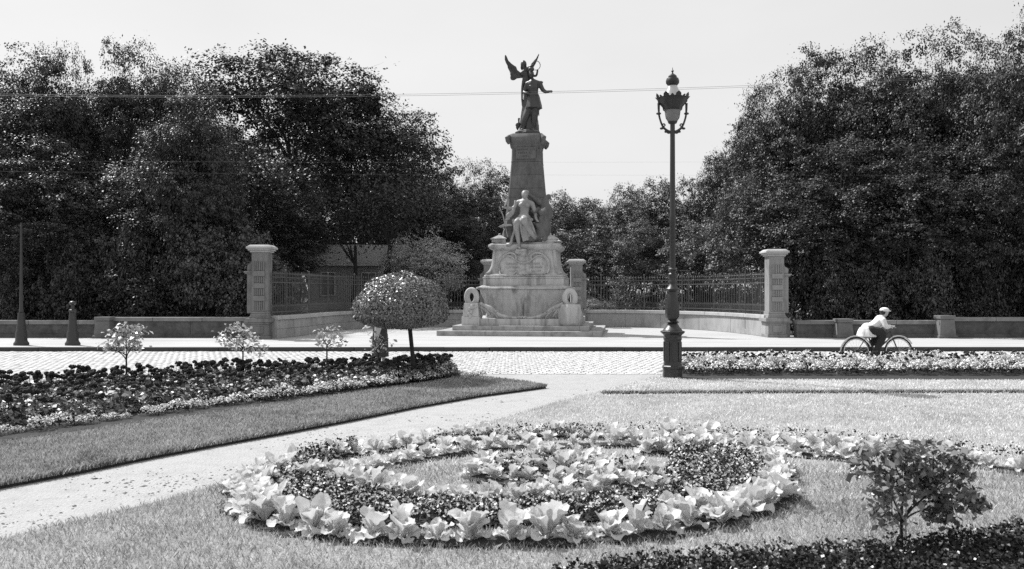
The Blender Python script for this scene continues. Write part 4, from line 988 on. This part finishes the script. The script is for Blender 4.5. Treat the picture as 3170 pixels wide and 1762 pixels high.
MB().lathe([(LX(25), LZ(342)), (LX(29), LZ(341)), (LX(31), LZ(332)), (LX(40), LZ(322)), (LX(45), LZ(316)), (LX(46), LZ(304)), (LX(42), LZ(304))], 16, cap=False).build('lantern_ring', M_IRON, lp, True)
for k in range(16):
    a = 2 * math.pi * (k + .5) / 16; big = k % 2 == 0; hh = .085 if big else .04; r0 = LX(45.5); wd = .055 if big else .03
    z0 = LZ(305); out_ = .03 if big else .035
    P = [(-wd, 0), (wd, 0), (wd * .8, hh * .6), (0, hh), (-wd * .8, hh * .6)]
    ca, sa = math.cos(a), math.sin(a); vs = []
    for rr2 in (0, .012):
        for yy, zz_ in P:
            r1 = r0 + rr2 + out_ * (zz_ / hh); vs.append((r1 * ca - yy * sa, r1 * sa + yy * ca, z0 + zz_ - .01))
    MB().add(vs, [(0, 1, 2, 3, 4), (9, 8, 7, 6, 5)] + [(i, (i + 1) % 5, (i + 1) % 5 + 5, i + 5) for i in range(5)]).build('crown_leaf', M_IRON, lp)
MB().lathe([(LX(31), LZ(303)), (LX(26), LZ(292)), (LX(18), LZ(276)), (LX(14), LZ(266))], 20, cap=False).build('lantern_roof', mat('polished lantern roof', .45, rough=.22, metal=.75, var=.1), lp, True)
MB().lathe([(LX(14), LZ(266)), (LX(20), LZ(258)), (LX(20.5), LZ(250)), (LX(18), LZ(243)), (LX(13), LZ(241)), (LX(13), LZ(236)), (LX(9), LZ(232)), (LX(3), LZ(228)), (LX(2), LZ(224)), (LX(4.5), LZ(220)), (LX(1.6), LZ(217)), (LX(.5), LZ(209))], 18).build('lantern_cap', M_IRON, lp, True)
MB().lathe([(LX(43), LZ(304)), (LX(31), LZ(303))], 20, cap=False).build('lantern_deck', M_IRON, lp)

# tram wires
for Y_, vL, vR, r_, lab in ((18.7, 278, 243, .0032, 'upper overhead wire crossing in front of the statue'), (18.9, 283, 248, .0032, 'second overhead wire just below the first'), (24.0, 495, 500, .0012, 'thin overhead wire across the left trees'), (24.2, 528, 545, .0012, 'thin lower overhead wire across the left trees')):
    P = []
    for i in range(25):
        u = -900 + i * 5000 / 24; t_ = (u - 0) / 3170; v = vL + (vR - vL) * t_ + 28 * (1 - (2 * t_ - .72) ** 2) * (1 if Y_ < 20 else .2)
        P.append(AT(u, v, Y_))
    tag(MB().tube(P, r_, 5).build('overhead_wire', mat('weathered wire', .12, rough=.5, metal=.3)), lab, 'wire')

# ------------------------------------------------------------------ cyclist and standing person
def wheel(t, x, r=.31):
    n = 28; w_ = MB().tube([(x + r * math.cos(6.283 * i / n), 0, r + r * math.sin(6.283 * i / n)) for i in range(n)], .018, 6, closed=True).build('tyre', M_RUBBER, t, True)
    MB().tube([(x + (r - .03) * math.cos(6.283 * i / n), 0, r + (r - .03) * math.sin(6.283 * i / n)) for i in range(n)], .010, 5, closed=True).build('rim', M_STEEL, w_)
    mb = MB(); mb.tube([(x, -.04, r), (x, .04, r)], .022, 8)
    for i in range(20): a = 6.283 * i / 20; mb.tube([(x, 0, r), (x + (r - .03) * math.cos(a), 0, r + (r - .03) * math.sin(a))], .0018, 4)
    mb.build('spokes', M_STEEL, w_)
Yc = 17.9; xc = (2716 - 1585) / F * Yc
bk = empty('bicycle', (xc, Yc, .0), R(3), 'dark bicycle ridden along the road behind the right flower bed', 'bicycle')
wheel(bk, -.46, .30); wheel(bk, .46, .30)
b = MB(); 
for P, r_ in (([(-.46, 0, .30), (-.08, 0, .27)], .012), ([(-.46, 0, .30), (-.20, 0, .66)], .010), ([(-.08, 0, .27), (-.22, 0, .72)], .016), ([(-.08, 0, .27), (.30, 0, .62)], .017), ([(-.21, 0, .68), (.29, 0, .70)], .015), ([(.28, 0, .74), (.33, 0, .60), (.46, 0, .30)], .014)): b.tube(P, r_, 7)
b.build('frame', M_IRON, bk, True)
MB().tube([(.20, -.24, .82), (.28, -.18, .86), (.30, 0, .82), (.28, .18, .86), (.20, .24, .82)], .012, 7).build('handlebar', M_STEEL, bk, True)
MB().ball((-.23, 0, .75), (.13, .08, .03), 10, 6).build('saddle', M_DARKC, bk, True)
MB().tube([(.46 + .34 * math.cos(R(a)), 0, .30 + .34 * math.sin(R(a))) for a in range(30, 160, 13)], .016, 6).build('mudguard', M_STEEL, bk, True)
MB().tube([(-.46 + .34 * math.cos(R(a)), 0, .30 + .34 * math.sin(R(a))) for a in range(20, 190, 13)], .016, 6).build('mudguard', M_STEEL, bk, True)
MB().tube([(-.08, -.09, .27), (-.08, -.09, .20), (-.02, -.12, .12)], .010, 6).build('pedal_crank', M_STEEL, bk)
cy = empty('person', (xc, Yc, 0), R(3), 'cyclist in a white blouse, pale cap and dark trousers leaning forward over the handlebar', 'person')
def hand(c, d, caps):
    c = Vector(c); d = Vector(d).normalized(); s_ = Vector((0, 1, 0)); caps.append(('t', [tuple(c), tuple(c + d * .05)], [.022, .024]))
    for i in range(4): caps.append(('t', [tuple(c + d * .05 + s_ * (i - 1.5) * .016), tuple(c + d * .085 + s_ * (i - 1.5) * .017 - Vector((0, 0, .012))), tuple(c + d * .09 + s_ * (i - 1.5) * .017 - Vector((0, 0, .035)))], [.008, .0075, .007]))
    caps.append(('t', [tuple(c + d * .015 - s_ * .025), tuple(c + d * .05 - s_ * .042)], [.009, .008]))
cap_ = [('b', (.16, 0, 1.14), (.075, .068, .095)), ('b', (.235, 0, 1.135), (.014, .013, .018)), ('b', (.16, -.07, 1.13), (.018, .012, .025)), ('b', (.16, .07, 1.13), (.018, .012, .025)), ('t', [(.08, 0, .98), (.13, 0, 1.08)], [.045, .042]),
    ('t', [(.05, 0, .96), (-.08, 0, .84), (-.2, 0, .78)], [.10, .10, .12], .8), ('t', [(.07, -.13, .97), (.10, -.17, .84)], [.042, .034]), ('t', [(.10, -.17, .84), (.21, -.20, .85)], [.032, .024]),
    ('t', [(.07, .13, .97), (.10, .17, .84)], [.042, .034]), ('t', [(.10, .17, .84), (.21, .20, .85)], [.032, .024]),
    ('t', [(-.18, -.08, .78), (.06, -.11, .68), (-.04, -.11, .42), (-.06, -.11, .22)], [.085, .065, .05, .035]), ('t', [(-.18, .08, .78), (.04, .11, .60), (-.08, .11, .44), (-.10, .11, .36)], [.085, .065, .05, .035]),
    ('t', [(-.07, -.11, .19), (.06, -.12, .15)], [.038, .028]), ('t', [(-.11, .11, .33), (.02, .12, .31)], [.038, .028])]
hand((.20, -.20, .85), (1, 0, -.1), cap_); hand((.20, .20, .85), (1, 0, -.1), cap_)
figure('body', cap_, M_SKIN, cy, .010, 2)
figure('blouse', [('t', [(.06, 0, .965), (-.08, 0, .85), (-.22, 0, .79)], [.125, .125, .135], .85), ('t', [(.07, -.12, .975), (.10, -.17, .84), (.17, -.19, .85)], [.062, .052, .042]), ('t', [(.07, .12, .975), (.10, .17, .84), (.17, .19, .85)], [.062, .052, .042]), ('l', [(.20, -.16), (.17, -.05), (.13, .04)], (-.24, 0, .78), folds(7, .08))], M_WHITE, cy, .014, 2)
figure('trousers', [('t', [(-.18, -.08, .76), (.06, -.11, .68), (-.04, -.11, .42), (-.06, -.11, .24)], [.11, .088, .072, .06]), ('t', [(-.18, .08, .76), (.04, .11, .60), (-.08, .11, .46), (-.10, .11, .38)], [.11, .088, .072, .06]), ('b', (-.2, 0, .74), (.12, .15, .10))], M_DARKC, cy, .014, 2)
figure('cap', [('b', (.155, 0, 1.19), (.10, .09, .06)), ('b', (.24, 0, 1.17), (.06, .06, .012))], M_WHITE, cy, .010, 1)
figure('hair', [('b', (.13, 0, 1.155), (.078, .075, .08))], M_HAIR, cy, .010, 1)
figure('shoes', [('t', [(-.08, -.11, .17), (.07, -.12, .145)], [.045, .034]), ('t', [(-.12, .11, .32), (.03, .12, .305)], [.045, .034])], M_DARKC, cy, .012, 1)
# standing person half hidden behind the topiary
Yp = 17.6; xp = (1172 - 1585) / F * Yp
pe = empty('person', (xp, Yp, 0), R(0), 'person in dark clothes with one pale sleeve, head hidden behind the topiary crown', 'person')
cb_ = [('b', (.02, 0, 1.45), (.08, .092, .115)), ('b', (-.06, 0, 1.44), (.014, .013, .02)), ('t', [(.02, 0, 1.28), (.02, 0, 1.38)], [.052, .048]), ('t', [(.03, 0, 1.22), (.03, 0, 1.05), (.02, 0, .88)], [.13, .115, .135], .8),
       ('t', [(0, -.17, 1.22), (-.02, -.21, .98)], [.05, .04]), ('t', [(-.03, -.21, 1.0), (-.24, -.21, .84)], [.038, .026]), ('t', [(.04, .17, 1.22), (.06, .20, .95), (.02, .2, .75)], [.05, .04, .026]),
       ('t', [(.02, -.09, .86), (-.02, -.09, .46), (.02, -.09, .08)], [.09, .058, .036]), ('t', [(.02, .09, .86), (.08, .09, .46), (.10, .09, .08)], [.09, .058, .036]), ('t', [(.02, -.09, .05), (-.12, -.09, .03)], [.04, .03]), ('t', [(.10, .09, .05), (-.02, .09, .03)], [.04, .03])]
hand((-.24, -.21, .84), (-.8, 0, -.5), cb_); hand((.02, .2, .75), (0, 0, -1), cb_)
figure('body', cb_, M_SKIN, pe, .010, 2)
figure('jacket', [('t', [(.03, 0, 1.24), (.03, 0, 1.05), (.03, 0, .80)], [.13, .12, .14], 1.15), ('t', [(.04, .17, 1.23), (.06, .20, .95), (.03, .2, .80)], [.07, .055, .045]), ('t', [(0, -.17, 1.23), (-.01, -.21, 1.02)], [.07, .055])], M_DARKC, pe, .014, 2)
figure('sleeve', [('t', [(.0, -.215, 1.10), (-.04, -.215, 1.0), (-.20, -.215, .87)], [.07, .068, .052])], M_WHITE, pe, .012, 1)
figure('skirt', [('l', [(.175, .22), (.165, .55), (.135, .90)], (.03, 0, 0), folds(9, .08))], M_DARKC, pe, .016, 2)
figure('hair', [('b', (.045, 0, 1.49), (.088, .098, .10))], M_HAIR, pe, .012, 1)
figure('shoes', [('t', [(.03, -.09, .05), (-.14, -.09, .035)], [.048, .036]), ('t', [(.11, .09, .05), (-.04, .09, .035)], [.048, .036])], M_DARKC, pe, .012, 1)

# ------------------------------------------------------------------ house between the trees
hx, hy = -7.75, 41.0
hs = empty('house', (hx, hy, 0), R(6), 'low pale house with a sunlit slate roof seen between the tree trunks', 'house')
MB().box((0, 1.8, 0), (4.4, 3.2, 2.95)).build('wall', M_HOUSE, hs)
MB().prism([(-1.8, 2.95), (1.8, 2.95), (.8, 3.95), (-.8, 3.95)], -2.5, 2.5, 'x', (0, 1.8, 0)).build('roof', M_ROOF, hs)
MB().box((0, -.14, 2.86), (5.0, .12, .14)).build('gutter', mat('gutter', .45), hs)
for wx in (-1.2, .75):
    fr = MB().box((wx, -.03, 1.4), (.72, .06, 1.15)).build('window', mat('window frame', .5), hs)
    for k in (-1, 1): MB().box((wx + k * .16, -.07, 1.45), (.28, .03, 1.05)).build('pane', M_PANE, fr)

# ------------------------------------------------------------------ trees
def tree_proto(seed, Ht, Rc, zb, ncl, per, lsize, lm, shell=.6, crs=.5, trunk_r=.2, lean=0.0, flatk=.34):
    """returns (trunk mesh, crown mesh); crown fills an uneven ellipsoid from zb to Ht"""
    g = np.random.default_rng(seed); pr = random.Random(seed); zc = (Ht + zb) / 2; rz = (Ht - zb) / 2
    mb = MB(); top = Vector((lean, pr.uniform(-.2, .2), zb + rz * .7)); P = [Vector((0, 0, -.2)), Vector((lean * .2 + pr.uniform(-.1, .1), 0, zb * .5)), Vector((lean * .5, pr.uniform(-.15, .15), zb)), top]
    P = smooth_line(P, 4); mb.tube(P, list(np.linspace(trunk_r * 1.15, trunk_r * .35, len(P))), 9)
    d = unit(g.normal(size=(ncl, 3))); d[:, 2] = np.where(d[:, 2] < -.5, -d[:, 2] * .6, d[:, 2])
    k1, k2 = g.uniform(2, 4, 2); ph = g.uniform(0, 6, 4)
    bump = 1 + .10 * np.sin(k1 * d[:, 0] * 2 + ph[0]) * np.cos(k2 * d[:, 1] * 2 + ph[1]) + .07 * np.sin(5 * d[:, 2] + ph[2] + 4 * d[:, 0])
    rr = (shell + (1 - shell) * g.random(ncl) ** .6) * bump; inner = g.random(ncl) < .22; rr[inner] *= g.uniform(.35, .8, inner.sum())
    C = d * rr[:, None] * np.r_[Rc, Rc, rz] + np.r_[lean, 0, zc]
    mains = []
    for i in range(9):
        a = i * .7 + pr.uniform(0, .3); e = Vector((lean + Rc * .55 * math.cos(a * 1.9), Rc * .55 * math.sin(a * 1.9), zb + rz * pr.uniform(.6, 1.4)))
        s_ = P[pr.randint(len(P) // 2, len(P) - 2)]; Q = limb(mb, s_, e, trunk_r * .5, trunk_r * .14, 6, 6, .25, seed=seed * 50 + i); mains.append(Q)
    allm = [(q, 1 - j / 7) for Q in mains for j, q in enumerate(Q) if j > 0]; am = np.array([q[0][:] for q in allm])
    Cs, Os = [], []
    for i in range(ncl):
        c = C[i]; w_ = np.linalg.norm((am - c) * np.r_[1, 1, 1.3], axis=1) + np.where(am[:, 2] > c[2], 1.5, 0); j = int(np.argmin(w_))
        s_ = allm[j][0]; Q = limb(mb, s_, Vector(c), trunk_r * (.10 + .10 * allm[j][1]), trunk_r * .03, 4, 4, .08, seed=seed * 999 + i)
        rad = crs * g.uniform(.6, 1.35); tw = g.normal(size=(7, 3)) * rad * .6; tw[:, 2] *= .5
        m = int(per * g.uniform(.6, 1.35)); ti = g.integers(0, 7, m); tt = g.random(m)[:, None] ** .5
        ns = 20; sd_ = unit(g.normal(size=(ns, 3)) + np.r_[0, 0, .45] + d[i] * .35); sr = rad * g.uniform(.62, 1.12, ns)
        si = g.integers(0, ns, m); ud = sd_[si]
        X = c + ud * sr[si][:, None] * np.r_[1.15, 1.15, .75] + g.normal(size=(m, 3)) * rad * np.r_[.19, .19, .085]
        strag = g.random(m) < .10; X[strag] = (c + tw[ti] * tt * 1.5 + g.normal(size=(m, 3)) * rad * .15)[strag]
        for k in range(3): mb.tube([Vector(c), Vector(c + tw[k] * 1.2)], [trunk_r * .03, trunk_r * .012], 3)
        Cs.append(X); Os.append(ud)
    Cs = np.concatenate(Cs); Os = np.concatenate(Os)
    V, Fq = leaf_soup(Cs, lsize, .7, 1.15, Os, .75, g, droop=.1)
    return mb.mesh('trunk', M_BARK, True), np_mesh('crown', V, Fq, lm)
PROTO = {
 'a': tree_proto(1, 12, 4.6, 2.2, 150, 430, .135, M_LEAF, .60, .95, .22),
 'b': tree_proto(2, 12, 4.2, 4.6, 120, 350, .13, M_LEAF, .72, .80, .18, .5),
 'c': tree_proto(3, 12, 5.0, 1.6, 160, 450, .14, M_LEAF, .6, 1.0, .25, -.3),
 'd': tree_proto(4, 8, 3.2, .8, 95, 360, .125, M_LEAF2, .6, .72, .12),
 'e': tree_proto(5, 8, 3.4, .6, 100, 360, .125, M_LEAF2, .6, .72, .14, .3),
 'f': tree_proto(6, 6, 2.6, .9, 110, 120, .11, M_LEAFSUN, .6, .62, .10),
 'g': tree_proto(7, 3, 1.9, -.5, 110, 110, .12, M_LEAF, .4, .42, .05),
 'k': tree_proto(9, 12, 4.8, .2, 300, 120, .19, M_LEAF, .4, .8, .2),
 'h': tree_proto(8, 3, 1.7, -.5, 95, 110, .11, M_LEAF2, .4, .40, .05)}
PH = {'a': (12, 4.6), 'b': (12, 4.2), 'c': (12, 5.0), 'd': (8, 3.2), 'e': (8, 3.4), 'f': (6, 2.6), 'g': (3, 1.9), 'h': (3, 1.7), 'k': (12, 4.8)}
for k_, (tm_, cm_) in PROTO.items():                      # real height and spread of each crown
    a_ = np.empty(len(cm_.vertices) * 3, np.float32); cm_.vertices.foreach_get('co', a_); a_ = a_.reshape(-1, 3)
    PH[k_] = (float(np.percentile(a_[:, 2], 99.3)), float(np.percentile(np.hypot(a_[:, 0], a_[:, 1]), 97)) * .98)
def tree(key, u, Y, vtop, hw, label, group, rz=None, name='tree', cat='tree'):
    """tree at depth Y whose crown reaches row vtop with half width hw (photo pixels)"""
    Hh, Rr = PH[key]; r = hw / F * Y; h = H0 + (VH - vtop) / F * (Y - .42 * r)
    t = empty(name, ((u - 1585) / F * Y, Y, -.05), random.uniform(0, 6.28) if rz is None else rz, label, cat, group)
    t.scale = (r / Rr, r / Rr, h / Hh)
    obj('trunk', PROTO[key][0], t); obj('crown', PROTO[key][1], t)
    if '%s' in label: num(label, t)
    return t
GL_, GR_, GM_ = 'trees of the wood left of the monument', 'trees of the wood right of the monument', 'distant trees behind the monument'
for a in (
 ('c', 30, 34, 150, 230, 'tall dark tree at the far left edge', GL_), ('a', 215, 35.5, 150, 135, 'narrow dark tree second from the left edge', GL_),
 ('b', 420, 37, 125, 170, 'tall tree with open top and forked limbs in the left wood', GL_), ('a', 590, 31.8, 205, 190, 'front tree with pale leaf edges overhanging the left pillar', GL_),
 ('b', 905, 43, 112, 325, 'largest dark domed tree left of the monument', GL_), ('b', 1110, 47, 270, 250, 'dark spreading tree on the right flank of the left wood', GL_),
 ('a', 150, 31.5, 420, 230, 'lower dark tree in front at the far left', GL_), ('d', 420, 32.5, 520, 190, 'lower tree with light-edged leaves behind the left wall', GL_),
 ('e', 600, 31.8, 470, 150, 'lower tree with bright leaf sprays left of the left pillar', GL_), ('c', 800, 37, 560, 230, 'dark lower tree behind the left pillar', GL_),
 ('d', 930, 42, 520, 110, 'slender dark tree with a leaning trunk near the house', GL_), ('a', 1240, 45, 470, 125, 'dark tree between the house and the monument', GL_),
 ('b', 300, 42, 250, 260, 'tree at the back of the left wood', GL_), ('a', 640, 44, 260, 150, 'back tree behind the domed tree', GL_), ('c', 20, 40, 230, 240, 'back tree at the far left', GL_),
 ('a', 1440, 52, 500, 130, 'distant dark tree left of the shaft', GM_), ('d', 1560, 56, 520, 110, 'distant tree touching the left edge of the shaft', GM_), ('c', 1370, 46, 600, 150, 'dark tree low behind the left gate pillar', GM_),
 ('d', 1740, 54, 600, 110, 'distant round tree right of the shaft', GM_), ('e', 1850, 56, 620, 120, 'distant tree between the shaft and the lamp post', GM_), ('d', 1960, 50, 575, 110, 'distant tree just left of the lamp post', GM_),
 ('d', 2060, 46, 555, 120, 'tree directly behind the lamp post', GM_), ('e', 2190, 44, 540, 120, 'light tree right of the lamp post', GM_), ('e', 1830, 46, 700, 150, 'pale lower tree behind the right gate pillar', GM_), ('d', 1990, 43, 690, 120, 'pale lower tree behind the railing left of the lamp post', GM_), ('e', 2180, 40, 680, 130, 'pale lower tree behind the railing right of the lamp post', GM_), ('d', 1650, 60, 640, 160, 'tree hidden mostly by the pedestal', GM_),
 ('a', 2370, 38, 250, 135, 'dark tree at the left flank of the right wood', GR_), ('c', 2490, 36, 165, 190, 'broad dark tree of the right wood', GR_), ('a', 2680, 35, 125, 200, 'second broad tree of the right wood', GR_), ('a', 2860, 33.5, 95, 220, 'tallest broad tree of the right wood', GR_), ('b', 3030, 35, 110, 170, 'open tree near the right edge', GR_),
 ('c', 3210, 30.5, 20, 200, 'soft tall tree cut by the right edge', GR_), ('d', 2330, 34, 540, 150, 'lower tree with bright leaves by the right pillar', GR_), ('a', 2560, 31.5, 440, 250, 'lower dark tree behind the right pillar', GR_), ('a', 2820, 30.5, 420, 240, 'lower dark tree behind the cyclist', GR_), ('c', 3060, 30, 440, 200, 'lower dark tree at the right edge', GR_),
 ('c', 2700, 41, 220, 260, 'back tree of the right wood', GR_), ('b', 2280, 44, 430, 110, 'back tree right of the lamp post', GR_),
 ('f', 1330, 38, 712, 125, 'small tree with leaves coloured as if sunlit behind the topiary', GL_), ('f', 1235, 39, 735, 62, 'small tree with leaves coloured as if sunlit beside the house', GL_)):
    tree(*a)
# two leaning trunks that show against the house
def bare_trunk(u0, v0, u1, v1, Y, r, label):
    a, b_ = AT(u0, v0, Y), AT(u1, v1, Y); t = empty('leaning_tree', (a.x, Y, 0), 0, label, 'tree')
    b2 = Vector((b_.x - a.x, 0, b_.z)); m = MB(); m.tube([(0, 0, -.1), (b2.x * .3 - .08, 0, b2.z * .3), (b2.x * .6, .1, b2.z * .62), b2], [r * 1.2, r, r * .85, r * .6], 9)
    for i in range(7): limb(m, b2 * .75, b2 + Vector((random.uniform(-1.3, 1.3), random.uniform(-1, 1), random.uniform(.4, 1.8))), r * .3, r * .1)
    m.build('trunk', M_BARK, t, True)
    g = np.random.default_rng(int(u0)); c = np.array(b2) + g.normal(size=(5000, 3)) * np.r_[1.0, .9, .6] + np.r_[0, 0, 1.2]
    V, Fq = leaf_soup(c, .12, .66, .75, None, 0, g); obj('crown', np_mesh('crown', V, Fq, M_LEAF), t)
bare_trunk(1180, 880, 1215, 700, 38.5, .14, 'dark leaning trunk to the right of the house')
bare_trunk(1098, 880, 1100, 760, 39, .11, 'dark thin trunk standing in front of the house')
bare_trunk(780, 900, 780, 640, 35, .2, 'thick dark trunk in the shade behind the left pillar')
# undergrowth
ug = 'undergrowth shrubs behind the walls'
for i in range(44):
    u = -120 + i * 22.5; 
    if 1020 < u < 1200: continue
    Y = random.uniform(29.5, 35); tree(random.choice('gh'), u + random.uniform(-20, 20), Y, random.uniform(690, 830), random.uniform(75, 120), 'dark undergrowth shrub, %s from the left behind the left wall', ug, name='shrub', cat='shrub')
for i in range(14):
    u = 1000 + i * 40
    if u < 1200: continue
    tree(random.choice('gh'), u, random.uniform(50, 58), random.uniform(760, 830), 80, 'dark shrub, %s from the left far behind railing and monument', ug, name='shrub', cat='shrub')
for i in range(9):
    u = 1700 + i * 80
    tree('h', u, random.uniform(39, 45), random.uniform(830, 880), 60, 'small shrub, %s from the left behind the right railing', ug, name='shrub', cat='shrub')
for i in range(24):
    u = 2470 + i * 34; Y = random.uniform(29.3, 33); tree(random.choice('gh'), u, Y, random.uniform(690, 840), random.uniform(70, 110), 'dark undergrowth shrub, %s from the left behind the right wall', ug, name='shrub', cat='shrub')
for i in range(16):                                       # dense wood that closes the view
    u = -200 + i * 235; num('far dark tree, %s from the left, closing the view at the back of the park', tree('k', u, random.uniform(60, 68), 640 if 1250 < u < 2300 else 420, 230, 'x', 'far trees of the park'))

for i, u in enumerate((1825, 1862, 1900)):                # added bushes, sunlight put into leaf colour, for the bright patch beyond the railing
    tree('f', u, 43 + i * .5, 918 + 4 * i, 40, 'low bush added as sunlit patch, %s from the left, seen through the right railing', 'bushes added for a bright patch beyond the railing', name='shrub', cat='shrub')
def ordinal(n): return str(n) + ('th' if 10 <= n % 100 <= 20 else {1: 'st', 2: 'nd', 3: 'rd'}.get(n % 10, 'th'))
for key, L_ in NUM.items():
    L_.sort(key=lambda o: o.location.x / o.location.y)
    for i, o in enumerate(L_): o['label'] = key % ordinal(i + 1)
